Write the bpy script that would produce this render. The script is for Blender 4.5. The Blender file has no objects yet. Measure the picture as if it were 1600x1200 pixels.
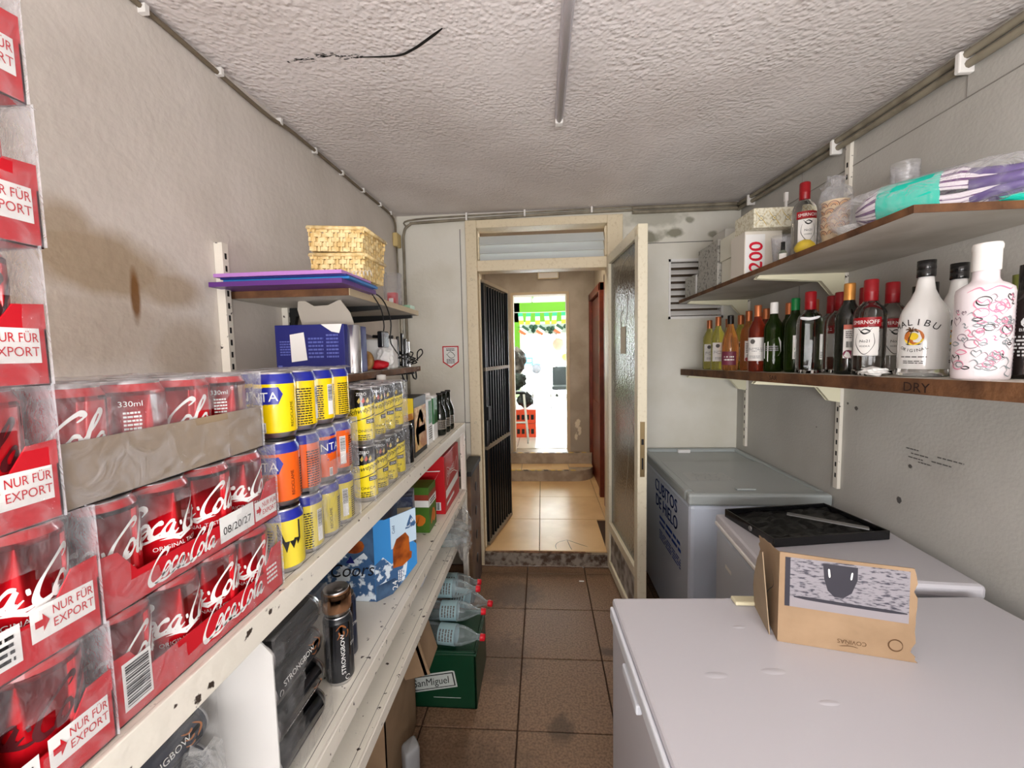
import bpy, bmesh, math, random
from mathutils import Vector, Matrix, Euler, noise
random.seed(7)
PI = math.pi
sc = bpy.context.scene
C = sc.collection
# ------------------------------------------------------------------ camera, light, exposure
cam = bpy.data.cameras.new('camera'); cam.sensor_fit = 'HORIZONTAL'; cam.sensor_width = 36; cam.lens = 36*650/1600
cam.clip_start = .02; cam.clip_end = 200
co = bpy.data.objects.new('camera', cam); C.objects.link(co)
co.matrix_world = Matrix.Translation((0, 0, 1.54)) @ Matrix.Rotation(.07196, 4, 'Z') @ Matrix.Rotation(PI/2-.07535, 4, 'X') @ Matrix.Rotation(-.02, 4, 'Z')
sc.camera = co
w = bpy.data.worlds.new('World'); sc.world = w; w.use_nodes = True
wb = w.node_tree.nodes['Background']; wb.inputs[0].default_value = (.86, .93, 1, 1); wb.inputs[1].default_value = 22.0
def area(name, loc, rot, sx, sy, power, col):
    l = bpy.data.lights.new(name, 'AREA'); l.shape = 'RECTANGLE'; l.size = sx; l.size_y = sy; l.energy = power; l.color = col
    o = bpy.data.objects.new(name, l); C.objects.link(o); o.location = loc; o.rotation_euler = rot; return o
area('added_rear_daylight_lamp', (.15, -1.28, 1.6), (PI/2+.32, 0, 0), 1.9, 1.1, 86, (1, .98, .975))  # added lamp inside the closed rear wall, in place of daylight from behind
area('corridor_ceiling_lamp', (0, 3.8, 2.6), (0, 0, 0), .5, .5, 9, (1, .84, .62))
area('daylight_from_front_windows', (.3, 10.3, 1.9), (-PI/2, 0, 0), 3.5, 2.0, 110, (.95, .98, 1))
sc.view_settings.view_transform = 'Standard'; sc.view_settings.look = 'None'; sc.view_settings.gamma = 1
sc.view_settings.use_curve_mapping = False; sc.view_settings.exposure = 0.54
# ------------------------------------------------------------------ materials
def lin(c):
    r = []
    for v in c:
        v /= 255.; r.append(v/12.92 if v <= .04045 else ((v+.055)/1.055)**2.4)
    return (*r, 1)
def M(name, col, rough=.5, metal=0, col2=None, nscale=8, lo=.4, hi=.6, bump=0, bscale=60, trans=0, ior=1.45, spec=None, emit=0, detail=4, coat=0):
    m = bpy.data.materials.new(name); m.use_nodes = True; nt = m.node_tree; p = nt.nodes['Principled BSDF']
    p.inputs['Base Color'].default_value = lin(col); p.inputs['Roughness'].default_value = rough; p.inputs['Metallic'].default_value = metal
    p.inputs['Transmission Weight'].default_value = trans; p.inputs['IOR'].default_value = ior; p.inputs['Coat Weight'].default_value = coat
    if spec is not None: p.inputs['Specular IOR Level'].default_value = spec
    if emit: p.inputs['Emission Color'].default_value = lin(col); p.inputs['Emission Strength'].default_value = emit
    tc = nt.nodes.new('ShaderNodeTexCoord')
    if col2:
        n = nt.nodes.new('ShaderNodeTexNoise'); n.inputs['Scale'].default_value = nscale; n.inputs['Detail'].default_value = detail
        r = nt.nodes.new('ShaderNodeValToRGB'); r.color_ramp.elements[0].position = lo; r.color_ramp.elements[1].position = hi
        r.color_ramp.elements[0].color = lin(col); r.color_ramp.elements[1].color = lin(col2)
        nt.links.new(tc.outputs['Object'], n.inputs['Vector']); nt.links.new(n.outputs['Fac'], r.inputs[0]); nt.links.new(r.outputs[0], p.inputs['Base Color'])
    if bump:
        n = nt.nodes.new('ShaderNodeTexNoise'); n.inputs['Scale'].default_value = bscale; n.inputs['Detail'].default_value = 3
        b = nt.nodes.new('ShaderNodeBump'); b.inputs['Strength'].default_value = bump; b.inputs['Distance'].default_value = .01
        nt.links.new(tc.outputs['Object'], n.inputs['Vector']); nt.links.new(n.outputs['Fac'], b.inputs['Height']); nt.links.new(b.outputs[0], p.inputs['Normal'])
    return m
def mixin(m, col, blobs, soft=.12, nscale=9, amp=.5):
    """blend a stain colour over the base colour inside ellipsoids (cx,cy,cz,rx,ry,rz,strength) in object space, edges broken by noise"""
    nt = m.node_tree; p = nt.nodes['Principled BSDF']; L = nt.links
    tc = nt.nodes.new('ShaderNodeTexCoord')
    no = nt.nodes.new('ShaderNodeTexNoise'); no.inputs['Scale'].default_value = nscale; no.inputs['Detail'].default_value = 6; L.new(tc.outputs['Object'], no.inputs['Vector'])
    prev = None
    for (cx, cy, cz, rx, ry, rz, st) in blobs:
        a = nt.nodes.new('ShaderNodeVectorMath'); a.operation = 'SUBTRACT'; a.inputs[1].default_value = (cx, cy, cz); L.new(tc.outputs['Object'], a.inputs[0])
        b = nt.nodes.new('ShaderNodeVectorMath'); b.operation = 'DIVIDE'; b.inputs[1].default_value = (rx, ry, rz); L.new(a.outputs[0], b.inputs[0])
        c = nt.nodes.new('ShaderNodeVectorMath'); c.operation = 'LENGTH'; L.new(b.outputs[0], c.inputs[0])
        s = nt.nodes.new('ShaderNodeMath'); s.operation = 'MULTIPLY_ADD'; s.inputs[1].default_value = amp*2; L.new(no.outputs['Fac'], s.inputs[0]); L.new(c.outputs['Value'], s.inputs[2])
        r = nt.nodes.new('ShaderNodeMapRange'); r.inputs['From Min'].default_value = 1+amp+soft; r.inputs['From Max'].default_value = 1+amp-soft
        r.inputs['To Min'].default_value = 0; r.inputs['To Max'].default_value = st; L.new(s.outputs[0], r.inputs['Value'])
        if prev is None: prev = r
        else:
            mx = nt.nodes.new('ShaderNodeMath'); mx.operation = 'MAXIMUM'; L.new(prev.outputs[0], mx.inputs[0]); L.new(r.outputs[0], mx.inputs[1]); prev = mx
    mix = nt.nodes.new('ShaderNodeMix'); mix.data_type = 'RGBA'; L.new(prev.outputs[0], mix.inputs['Factor'])
    src = p.inputs['Base Color'].links
    if src: L.new(src[0].from_socket, mix.inputs[6])
    else: mix.inputs[6].default_value = p.inputs['Base Color'].default_value
    mix.inputs[7].default_value = lin(col); L.new(mix.outputs[2], p.inputs['Base Color']); return m
def film(name, haze=.10, tint=(240, 240, 245), bump=.6, bscale=22, rough=.12):
    m = bpy.data.materials.new(name); m.use_nodes = True; nt = m.node_tree; L = nt.links
    for n in list(nt.nodes): nt.nodes.remove(n)
    o = nt.nodes.new('ShaderNodeOutputMaterial'); t = nt.nodes.new('ShaderNodeBsdfTransparent'); t.inputs[0].default_value = (.97, .97, .97, 1)
    p = nt.nodes.new('ShaderNodeBsdfPrincipled'); p.inputs['Base Color'].default_value = lin(tint); p.inputs['Roughness'].default_value = rough; p.inputs['Specular IOR Level'].default_value = 1
    lw = nt.nodes.new('ShaderNodeLayerWeight'); lw.inputs[0].default_value = .25
    tc = nt.nodes.new('ShaderNodeTexCoord'); n = nt.nodes.new('ShaderNodeTexNoise'); n.inputs['Scale'].default_value = bscale; n.inputs['Detail'].default_value = 5; n.inputs['Distortion'].default_value = 1.5
    L.new(tc.outputs['Object'], n.inputs['Vector'])
    b = nt.nodes.new('ShaderNodeBump'); b.inputs['Strength'].default_value = bump; b.inputs['Distance'].default_value = .02
    L.new(n.outputs['Fac'], b.inputs['Height']); L.new(b.outputs[0], p.inputs['Normal']); L.new(b.outputs[0], lw.inputs['Normal'])
    rp = nt.nodes.new('ShaderNodeMapRange'); rp.inputs['From Min'].default_value = .45; rp.inputs['From Max'].default_value = .75; rp.inputs['To Min'].default_value = haze; rp.inputs['To Max'].default_value = haze*3+.02
    L.new(n.outputs['Fac'], rp.inputs['Value'])
    a = nt.nodes.new('ShaderNodeMath'); a.operation = 'MULTIPLY_ADD'; a.inputs[1].default_value = .28; a.use_clamp = True
    L.new(lw.outputs['Fresnel'], a.inputs[0]); L.new(rp.outputs[0], a.inputs[2])
    mx = nt.nodes.new('ShaderNodeMixShader'); L.new(a.outputs[0], mx.inputs[0]); L.new(t.outputs[0], mx.inputs[1]); L.new(p.outputs[0], mx.inputs[2]); L.new(mx.outputs[0], o.inputs[0])
    return m
white = M('matte_white', (238, 236, 232), .6)
paper = M('paper_white', (240, 240, 238), .8)
black = M('black_print', (14, 14, 16), .5)
ink = M('grey_ink', (95, 92, 90), .7)
plaster_l = M('left_plaster', (228, 221, 214), .85, col2=(212, 205, 196), nscale=3, lo=.35, hi=.7, bump=.22, bscale=38)
plaster_r = M('right_plaster', (196, 194, 188), .85, col2=(176, 173, 166), nscale=2.2, lo=.35, hi=.75, bump=.12, bscale=90)
plaster_e = M('end_plaster', (232, 231, 224), .8, col2=(214, 212, 200), nscale=3, lo=.4, hi=.8, bump=.1, bscale=60)
corr_plaster = M('corridor_plaster', (196, 186, 172), .8, col2=(178, 168, 154), nscale=3, bump=.1, bscale=60)
paint = M('chipped_white_paint', (233, 228, 216), .45, col2=(60, 50, 42), nscale=42, lo=.655, hi=.69, bump=.15, bscale=40, detail=6)
cream = M('cream_paint', (230, 216, 186), .5, col2=(206, 188, 154), nscale=60, lo=.55, hi=.85, bump=.2, bscale=40)
wood = M('raw_plywood_edge', (120, 82, 52), .75, col2=(76, 48, 30), nscale=14, lo=.35, hi=.7, bump=.3, bscale=50)
boardwhite = M('melamine_white', (205, 200, 190), .6, col2=(186, 180, 168), nscale=5)
kraft = M('kraft_card', (156, 130, 102), .85, col2=(142, 117, 90), nscale=6, bump=.05, bscale=90)
kraftd = M('kraft_card_grey', (158, 138, 112), .8, col2=(146, 126, 102), nscale=5)
alu = M('brushed_aluminium', (205, 205, 208), .28, 1)
steel = M('painted_grey_metal', (150, 150, 150), .4, .6)
red = M('can_red', (196, 14, 28), .3, coat=.4)
redcard = M('card_red', (200, 16, 34), .55)
dred = M('crimson_cap', (140, 12, 22), .35)
yellow = M('lemon_yellow', (250, 214, 4), .3, coat=.4)
orange = M('can_orange', (238, 98, 14), .3, coat=.4)
blue = M('logo_blue', (30, 40, 150), .35)
navy = M('navy_card', (18, 26, 110), .5)
blk = M('glossy_black', (14, 14, 16), .25, coat=.3)
matblk = M('matt_black', (16, 16, 17), .6)
tile_m = M('speckled_brown_tile', (142, 112, 88), .5, col2=(104, 78, 58), nscale=110, lo=.40, hi=.66, bump=.05, bscale=80, detail=8)
mixin(tile_m, (66, 50, 38), [(-.2, 2.55, 0, .16, .14, .5, .55), (-.23, 1.98, 0, .14, .16, .5, .5), (.06, 1.6, 0, .05, .06, .5, .7), (.33, 2.05, 0, .05, .03, .5, .75), (-.33, 1.3, 0, .3, .25, .5, .5), (-.1, 2.8, 0, .5, .06, .5, .4), (.12, 1.33, 0, .02, .02, .5, .7)], soft=.35, nscale=26, amp=.7)
grout = M('dark_grout', (70, 50, 38), .9)
ctile = M('beige_ceramic', (232, 196, 146), .3, col2=(216, 178, 128), nscale=3)
stile = M('grey_stone_tile', (176, 160, 140), .5, col2=(150, 134, 116), nscale=9)
btile = M('pale_bar_tile', (206, 200, 190), .25)
fridge = M('enamel_white', (196, 194, 200), .35, bump=.03, bscale=6)
fridge2 = M('brushed_enamel', (196, 204, 216), .38)
gasket = M('grey_plastic', (172, 178, 178), .4)
straw = M('woven_straw', (248, 226, 172), .6, col2=(222, 190, 126), nscale=40)
filmc = film('shrink_film', .065); filmh = film('hazy_film', .10); filmg = film('soft_bag_film', .06, (215, 215, 215), 1, 14)
clear = M('clear_glass', (252, 254, 254), .03, trans=1, ior=1.33)
pet = film('pet_plastic', .10, (200, 215, 220), .3, 12)
ceil_m = M('popcorn_ceiling', (240, 234, 232), .9, col2=(228, 221, 218), nscale=2)
def popcorn(m):
    nt = m.node_tree; L = nt.links; p = nt.nodes['Principled BSDF']; tc = nt.nodes.new('ShaderNodeTexCoord')
    v = nt.nodes.new('ShaderNodeTexVoronoi'); v.inputs['Scale'].default_value = 75; v.feature = 'SMOOTH_F1'
    n = nt.nodes.new('ShaderNodeTexNoise'); n.inputs['Scale'].default_value = 40; n.inputs['Detail'].default_value = 3
    n2 = nt.nodes.new('ShaderNodeTexNoise'); n2.inputs['Scale'].default_value = 3
    ad = nt.nodes.new('ShaderNodeMath'); ad.operation = 'SUBTRACT'; mu = nt.nodes.new('ShaderNodeMath'); mu.operation = 'MULTIPLY'
    b = nt.nodes.new('ShaderNodeBump'); b.inputs['Strength'].default_value = .9; b.inputs['Distance'].default_value = .008
    for t in (v, n, n2): L.new(tc.outputs['Object'], t.inputs['Vector'])
    L.new(n.outputs['Fac'], ad.inputs[0]); L.new(v.outputs['Distance'], ad.inputs[1]); L.new(ad.outputs[0], mu.inputs[0]); L.new(n2.outputs['Fac'], mu.inputs[1])
    L.new(mu.outputs[0], b.inputs['Height']); L.new(b.outputs[0], p.inputs['Normal'])
popcorn(ceil_m)
# ------------------------------------------------------------------ geometry helpers
def cat(pts, n=6):
    out = []
    P = [pts[0]] + list(pts) + [pts[-1]]
    for i in range(1, len(P)-2):
        p0, p1, p2, p3 = (Vector(q) for q in P[i-1:i+3])
        for k in range(n):
            t = k/n; out.append(.5*((2*p1)+(p2-p0)*t+(2*p0-5*p1+4*p2-p3)*t*t+(3*p1-p0-3*p2+p3)*t**3))
    out.append(Vector(pts[-1])); return out
_tc = {}
def textmesh(s, sub=.3):
    if (s, sub) in _tc: return _tc[(s, sub)]
    cu = bpy.data.curves.new('lettering', 'FONT'); cu.body = s; cu.size = 1; cu.resolution_u = 3
    o = bpy.data.objects.new('lettering', cu); C.objects.link(o)
    dg = bpy.context.evaluated_depsgraph_get(); me = bpy.data.meshes.new_from_object(o.evaluated_get(dg))
    bm = bmesh.new(); bm.from_mesh(me); bmesh.ops.triangulate(bm, faces=bm.faces)
    for _ in range(2):
        e = [x for x in bm.edges if x.calc_length() > sub]
        if e: bmesh.ops.subdivide_edges(bm, edges=e, cuts=1); bmesh.ops.triangulate(bm, faces=bm.faces)
    bm.verts.ensure_lookup_table()
    vs = [(v.co.x, v.co.y) for v in bm.verts]; fs = [[v.index for v in f.verts] for f in bm.faces]
    bm.free(); bpy.data.meshes.remove(me); C.objects.unlink(o); bpy.data.objects.remove(o); bpy.data.curves.remove(cu)
    x1 = max([v[0] for v in vs] or [1]); x0 = min([v[0] for v in vs] or [0])
    vs = [(a-x0, b) for a, b in vs]; _tc[(s, sub)] = (vs, fs, x1-x0); return _tc[(s, sub)]
def mY(x0, y, z0): return lambda u, v: (x0+u, y, z0+v)              # on a face looking at -Y
def mX(x, y0, z0): return lambda u, v: (x, y0+u, z0+v)              # on a face looking at +X
def mXn(x, y0, z0): return lambda u, v: (x, y0-u, z0+v)             # on a face looking at -X
def mTop(x0, y0, z, a=0): return lambda u, v: (x0+u*math.cos(a)-v*math.sin(a), y0+u*math.sin(a)+v*math.cos(a), z)
def mCyl(r, a0, z0, rf=None):
    return lambda u, v: ((rf(z0+v) if rf else r)*math.cos(a0+u/r), (rf(z0+v) if rf else r)*math.sin(a0+u/r), z0+v)
class G:
    def __init__(s): s.v = []; s.f = []; s.m = []; s.s = []
    def add(s, vs, fs, m=0, sm=False):
        b = len(s.v); s.v += [tuple(q) for q in vs]
        for f in fs: s.f.append([i+b for i in f]); s.m.append(m); s.s.append(sm)
        return s
    def box(s, x0, x1, y0, y1, z0, z1, m=0, T=None):
        vs = [(x0, y0, z0), (x1, y0, z0), (x1, y1, z0), (x0, y1, z0), (x0, y0, z1), (x1, y0, z1), (x1, y1, z1), (x0, y1, z1)]
        if T is not None: vs = [T @ Vector(q) for q in vs]
        return s.add(vs, [(3, 2, 1, 0), (4, 5, 6, 7), (0, 1, 5, 4), (1, 2, 6, 5), (2, 3, 7, 6), (3, 0, 4, 7)], m)
    def lathe(s, prof, seg=24, c=(0, 0, 0), T=None, m=0, sx=1, sy=1):
        """prof rows (r, z[, material of the band going on from here])"""
        vs = []; n = len(prof)
        for row in prof:
            for k in range(seg):
                a = 2*PI*k/seg; q = Vector((row[0]*math.cos(a)*sx+c[0], row[0]*math.sin(a)*sy+c[1], row[1]+c[2]))
                vs.append(T @ q if T is not None else q)
        b = len(s.v); s.v += [tuple(q) for q in vs]
        for i in range(n-1):
            mm = prof[i][2] if len(prof[i]) > 2 else m
            for k in range(seg):
                k2 = (k+1) % seg; s.f.append([b+i*seg+k, b+i*seg+k2, b+(i+1)*seg+k2, b+(i+1)*seg+k]); s.m.append(mm); s.s.append(True)
        return s
    def tube(s, pts, r, seg=6, m=0, closed=False):
        P = [Vector(p) for p in pts]; vs = []; up = Vector((0, 0, 1)); pn = None
        for i, p in enumerate(P):
            d = (P[min(i+1, len(P)-1)]-P[max(i-1, 0)]).normalized()
            if pn is None: pn = d.cross(up) if abs(d.z) < .95 else d.cross(Vector((1, 0, 0)))
            a = (pn-d*pn.dot(d)).normalized(); pn = a; b2 = d.cross(a); rr = r[i] if isinstance(r, (list, tuple)) else r
            for k in range(seg):
                t = 2*PI*k/seg; vs.append(p+a*rr*math.cos(t)+b2*rr*math.sin(t))
        fs = [[i*seg+k, i*seg+(k+1) % seg, (i+1)*seg+(k+1) % seg, (i+1)*seg+k] for i in range(len(P)-1) for k in range(seg)]
        fs += [list(range(seg))[::-1], [(len(P)-1)*seg+k for k in range(seg)]]
        return s.add(vs, fs, m, True)
    def prism(s, pts, mp, t, m=0):
        """outline pts (u,v) mapped to 3-D by mp(u,v), extruded by vector t"""
        n = len(pts); a = [Vector(mp(*p)) for p in pts]; b = [q+Vector(t) for q in a]
        return s.add(a+b, [list(range(n)), [n+i for i in range(n)][::-1]]+[[i, (i+1) % n, n+(i+1) % n, n+i] for i in range(n)], m)
    def quad(s, mp, u0, u1, v0, v1, m=0, n=1):
        vs = []; 
        for i in range(n+1):
            u = u0+(u1-u0)*i/n; vs += [mp(u, v0), mp(u, v1)]
        return s.add(vs, [[2*i, 2*i+2, 2*i+3, 2*i+1] for i in range(n)], m, n > 1)
    def flat(s, pts, mp, m=0): return s.add([mp(*p) for p in pts], [list(range(len(pts)))], m)
    def text(s, t, size, mp, m=0, cx=False, shear=0, xs=1, rise=0, sub=.3):
        vs, fs, wd = textmesh(t, sub); o = -wd*size*xs/2 if cx else 0
        return s.add([mp(o+a*size*xs+b*size*shear, b*size+rise*a*size) for a, b in vs], fs, m)
    def stroke(s, pts, wmin, wmax, mp, m=0, pen=.9, n=6):
        P = cat([(a, b, 0) for a, b in pts], n); pv = Vector((math.cos(pen), math.sin(pen), 0)); vs = []
        for i, p in enumerate(P):
            d = (P[min(i+1, len(P)-1)]-P[max(i-1, 0)]); d = d.normalized() if d.length > 1e-9 else Vector((1, 0, 0))
            nn = Vector((-d.y, d.x, 0)); h = .5*(wmin+(wmax-wmin)*abs(d.x*pv.y-d.y*pv.x)); e = min(1, .35+4*min(i, len(P)-1-i)/len(P)); h *= e
            a, b = p+nn*h, p-nn*h; vs += [mp(a.x, a.y), mp(b.x, b.y)]
        return s.add(vs, [[2*i, 2*i+1, 2*i+3, 2*i+2] for i in range(len(P)-1)], m)
    def build(s, name, mats, parent=None, world=True, bev=0, loc=None, wn=False):
        me = bpy.data.meshes.new(name)
        off = Vector((0, 0, 0))
        if parent is not None and world:
            q = parent
            while q is not None: off += Vector(q.location); q = q.parent
        me.from_pydata([(a-off.x, b-off.y, c-off.z) for a, b, c in s.v], [], s.f)
        for m in (mats if isinstance(mats, (list, tuple)) else [mats]): me.materials.append(m)
        me.polygons.foreach_set('material_index', s.m); me.polygons.foreach_set('use_smooth', s.s); me.update()
        o = bpy.data.objects.new(name, me); C.objects.link(o)
        if parent is not None: o.parent = parent
        if loc is not None: o.location = loc
        if bev:
            b = o.modifiers.new('bevel', 'BEVEL'); b.width = bev; b.segments = 2; b.limit_method = 'ANGLE'; b.angle_limit = .9
        return o
def thing(name, label, cat_, loc=(0, 0, 0), rz=0, group=None):
    o = bpy.data.objects.new(name, None); C.objects.link(o); o.empty_display_size = .05
    o.location = loc; o.rotation_euler = (0, 0, rz); o['label'] = label; o['category'] = cat_
    if group: o['group'] = group
    return o
def tag(o, label, cat_, group=None, kind=None):
    o['label'] = label; o['category'] = cat_
    if group: o['group'] = group
    if kind: o['kind'] = kind
    return o
def struct(o, label=None):
    o['kind'] = 'structure'
    if label: o['label'] = label; o['category'] = 'structure'
    return o
def dup(root, loc, rz, label=None, group=None, skip=()):
    r = root.copy(); C.objects.link(r); r.location = loc; r.rotation_euler = (0, 0, rz)
    if label: r['label'] = label
    if group: r['group'] = group
    for ch in list(root.children):
        if ch.name.split('.')[0] in skip: continue
        c = ch.copy(); C.objects.link(c); c.parent = r
        for g in ch.children:
            d = g.copy(); C.objects.link(d); d.parent = c
    return r
def child_copy(o, parent, loc, rz=0, rot=None):
    c = o.copy(); C.objects.link(c); c.parent = parent; c.location = loc; c.rotation_euler = rot or (0, 0, rz); return c
def toward(x, y): return math.atan2(-y, -x)      # turn whose local +X looks at the aisle end where the door light comes from
# the looping script of the red cans, drawn stroke by stroke
SCRIPT = [[(.66, .74), (.72, .9), (.6, 1.02), (.36, .86), (.14, .5), (.06, .14), (.2, -.1), (.46, -.06), (.72, .12), (.9, .3)],
          [(.92, .42), (.78, .42), (.66, .2), (.7, .02), (.84, .04), (.94, .24), (.9, .42)],
          [(1.26, .36), (1.18, .44), (1.04, .3), (1.02, .06), (1.14, .0), (1.3, .14)],
          [(1.6, .42), (1.46, .42), (1.34, .2), (1.38, .02), (1.5, .08), (1.6, .36), (1.58, .1), (1.66, 0), (1.78, .12)],
          [(1.78, .27), (1.86, .28)],
          [(2.44, .8), (2.56, .94), (2.44, 1.04), (2.22, .84), (2.02, .48), (1.98, .12), (2.1, -.08), (2.3, -.02), (2.46, .14)],
          [(2.6, .42), (2.46, .42), (2.36, .2), (2.4, .02), (2.54, .04), (2.64, .24), (2.58, .42)],
          [(2.66, .3), (2.84, .6), (2.98, .96), (2.9, 1.06), (2.8, .8), (2.76, .3), (2.8, .02), (2.9, .06)],
          [(3.22, .42), (3.08, .42), (2.96, .2), (3.0, .02), (3.12, .08), (3.22, .36), (3.2, .1), (3.28, 0), (3.42, .14)]]
def script(g, size, mp, m=0, cx=True, tail=True):
    o = -1.75*size if cx else 0
    for st in SCRIPT:
        g.stroke([((a+b*.28)*size+o, b*size) for a, b in st], .06*size, .20*size, mp, m)
    if tail: g.stroke([(a*size+o, b*size) for a, b in [(.3, -.1), (.8, -.16), (1.3, -.02), (1.8, -.12), (2.1, -.02)]], .03*size, .12*size, mp, m)
def fine(g, mp, u0, u1, v0, v1, rows, m, seed=1):
    """rows of unreadable small print as broken bars"""
    r = random.Random(seed); dv = (v1-v0)/rows
    for i in range(rows):
        u = u0; v = v1-(i+.75)*dv
        while u < u1-.0005:
            wd = (u1-u0)*r.uniform(.12, .3); e = min(u+wd, u1); g.quad(mp, u, e, v, v+dv*.5, m); u = e+(u1-u0)*.04
def barcode(g, mp, u0, u1, v0, v1, m, seed=3, horiz=False):
    r = random.Random(seed); t = 0
    while t < 1:
        wd = r.choice((.02, .03, .05)); e = min(1, t+wd)
        if horiz: g.quad(mp, u0, u1, v0+(v1-v0)*t, v0+(v1-v0)*e, m)
        else: g.quad(mp, u0+(u1-u0)*t, u0+(u1-u0)*e, v0, v1, m)
        t = e+r.choice((.015, .025, .04))
def filmbox(name, parent, x0, x1, y0, y1, z0, z1, mat, hole=None, seed=0, faces='XYNT', amp=.0025, n=26, world=True, rag=.25):
    """wrinkled sheet of film round a pack, hole = (cy,cz,ry,rz) torn in the aisle face"""
    g = G(); r = .006
    def put(mp, nu, nv, nrm, hl=None):
        idx = {}; vs = []; fs = []
        for i in range(nu+1):
            for j in range(nv+1):
                q = Vector(mp(i/nu, j/nv)); e = min(i, nu-i, 2)/2*min(j, nv-j, 2)/2
                t = noise.noise(q*38+Vector((seed*7, 0, 0)))+.6*abs(noise.noise(q*90+Vector((0, seed, 0))))
                q += Vector(nrm)*(t*amp*e-.003*(1-e)); vs.append(q)
        for i in range(nu):
            for j in range(nv):
                c = Vector(mp((i+.5)/nu, (j+.5)/nv))
                if hl:
                    d = math.hypot((c.y-hl[0])/hl[2], (c.z-hl[1])/hl[3])+rag*noise.noise(c*45)
                    if d < 1: continue
                a = i*(nv+1)+j; fs.append([a, a+nv+1, a+nv+2, a+1])
        g.add(vs, fs, 0, True)
    if 'X' in faces: put(lambda u, v: (x1, y0+(y1-y0)*u, z0+(z1-z0)*v), n, n//2, (1, 0, 0), hole)
    if 'Y' in faces: put(lambda u, v: (x1-(x1-x0)*u, y1, z0+(z1-z0)*v), n, n//2, (0, 1, 0))
    if 'N' in faces: put(lambda u, v: (x0+(x1-x0)*u, y0, z0+(z1-z0)*v), n, n//2, (0, -1, 0))
    if 'T' in faces: put(lambda u, v: (x0+(x1-x0)*u, y0+(y1-y0)*v, z1), n, n, (0, 0, 1))
    return g.build(name, mat, parent, world=world)
def blob(name, mat, parent, c, s, seed=1, amp=.35, sub=3, world=True):
    bm = bmesh.new(); bmesh.ops.create_icosphere(bm, subdivisions=sub, radius=1); bm.verts.ensure_lookup_table()
    vs = []
    for v in bm.verts:
        k = 1+amp*noise.noise(v.co*2.1+Vector((seed*5, 0, 0)))+amp*.6*abs(noise.noise(v.co*5+Vector((0, seed*3, 0))))
        vs.append((c[0]+v.co.x*s[0]*k, c[1]+v.co.y*s[1]*k, c[2]+v.co.z*s[2]*k))
    fs = [[v.index for v in f.verts] for f in bm.faces]; bm.free()
    g = G(); g.add(vs, fs, 0, amp < .25); return g.build(name, mat, parent, world=world)
# ------------------------------------------------------------------ the storeroom shell
def cz(y): return 2.405+.034*y
g = G(); g.box(-1.05, 1.4, -1.35, 2.95, -.08, -.012)
floor = struct(g.build('floor', grout))
xs = [-1.0]+[-.92+.4*k for k in range(6)]+[1.33]; ys = [-1.3]+[2.8-.405*k for k in range(10, -1, -1)]+[2.9]
full = None
for i in range(len(xs)-1):
    for j in range(len(ys)-1):
        a, b, c, d = xs[i]+.003, xs[i+1]-.003, ys[j]+.003, ys[j+1]-.003
        if b-a < .02 or d-c < .02: continue
        t = G().box(a, b, c, d, -.012, random.uniform(-.0012, .0006)).build('tile', tile_m, floor, bev=.002)
g = G().add([(-1.05, -1.35, cz(-1.35)), (1.4, -1.35, cz(-1.35)), (1.4, 2.98, cz(2.98)), (-1.05, 2.98, cz(2.98)), (-1.05, -1.35, 2.62), (1.4, -1.35, 2.62), (1.4, 2.98, 2.62), (-1.05, 2.98, 2.62)],
            [(0, 1, 2, 3), (7, 6, 5, 4), (0, 4, 5, 1), (1, 5, 6, 2), (2, 6, 7, 3), (3, 7, 4, 0)])
ceiling = struct(g.build('ceiling', ceil_m))
# charcoal scrape on the ceiling
g = G(); mp = lambda u, v: (u, v, cz(v)-.0015)
g.stroke([(-.262, 1.215), (-.31, 1.25), (-.37, 1.29), (-.43, 1.312), (-.55, 1.305)], .003, .010, mp)
r = random.Random(5)
for (x, y, n_, s_) in ((-.57, 1.30, 26, .035), (-.64, 1.285, 30, .03), (-.73, 1.30, 22, .04)):
    for k in range(n_):
        a = x+r.uniform(-s_, s_); b = y+r.uniform(-.009, .009); g.quad(mp, a, a+r.uniform(.004, .012), b, b+r.uniform(.001, .004))
g.build('scrape_mark', black, ceiling)
stain = [(-1, .9, 1.76, 1, .19, .075, .8), (-1, .83, 1.82, 1, .06, .06, .7), (-1, 1.07, 1.73, 1, .1, .05, .7), (-1, .8, 1.62, 1, .3, .09, .35), (-1, 1.1, 1.56, 1, .1, .09, .45)]
plaster_l2 = plaster_l; mixin(plaster_l2, (168, 146, 114), stain, soft=.3, nscale=7, amp=.45)
mixin(plaster_l2, (128, 84, 30), [(-1, .975, 1.70, 1, .012, .06, .9)], soft=.3, nscale=20, amp=.3)
wall_left = struct(G().box(-1.1, -1.0, -1.35, 2.95, -.05, 2.6).build('wall_left', plaster_l2))
wall_right = struct(G().box(1.33, 1.43, -1.35, 2.95, -.05, 2.6).build('wall_right', plaster_r))
g = G(); g.box(1.327, 1.331, -.3, 2.93, 2.299, 2.3015); g.box(1.327, 1.331, 2.27, 2.2725, 1.7, 2.5); g.box(1.327, 1.331, 1.45, 1.4525, 2.3, 2.45)
g.build('panel_joint', M('joint_grey', (146, 142, 136), .8), wall_right)
g = G(); mp = mXn(1.3285, 1.60, 1.10)
for k, (u, v, l) in enumerate([(.0, .06, .05), (.02, .045, .07), (.01, .03, .06), (.05, .02, .05), (.12, .055, .09), (.1, .035, .07)]): fine(g, mp, u, u+l, v, v+.008, 1, 0, k)
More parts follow.
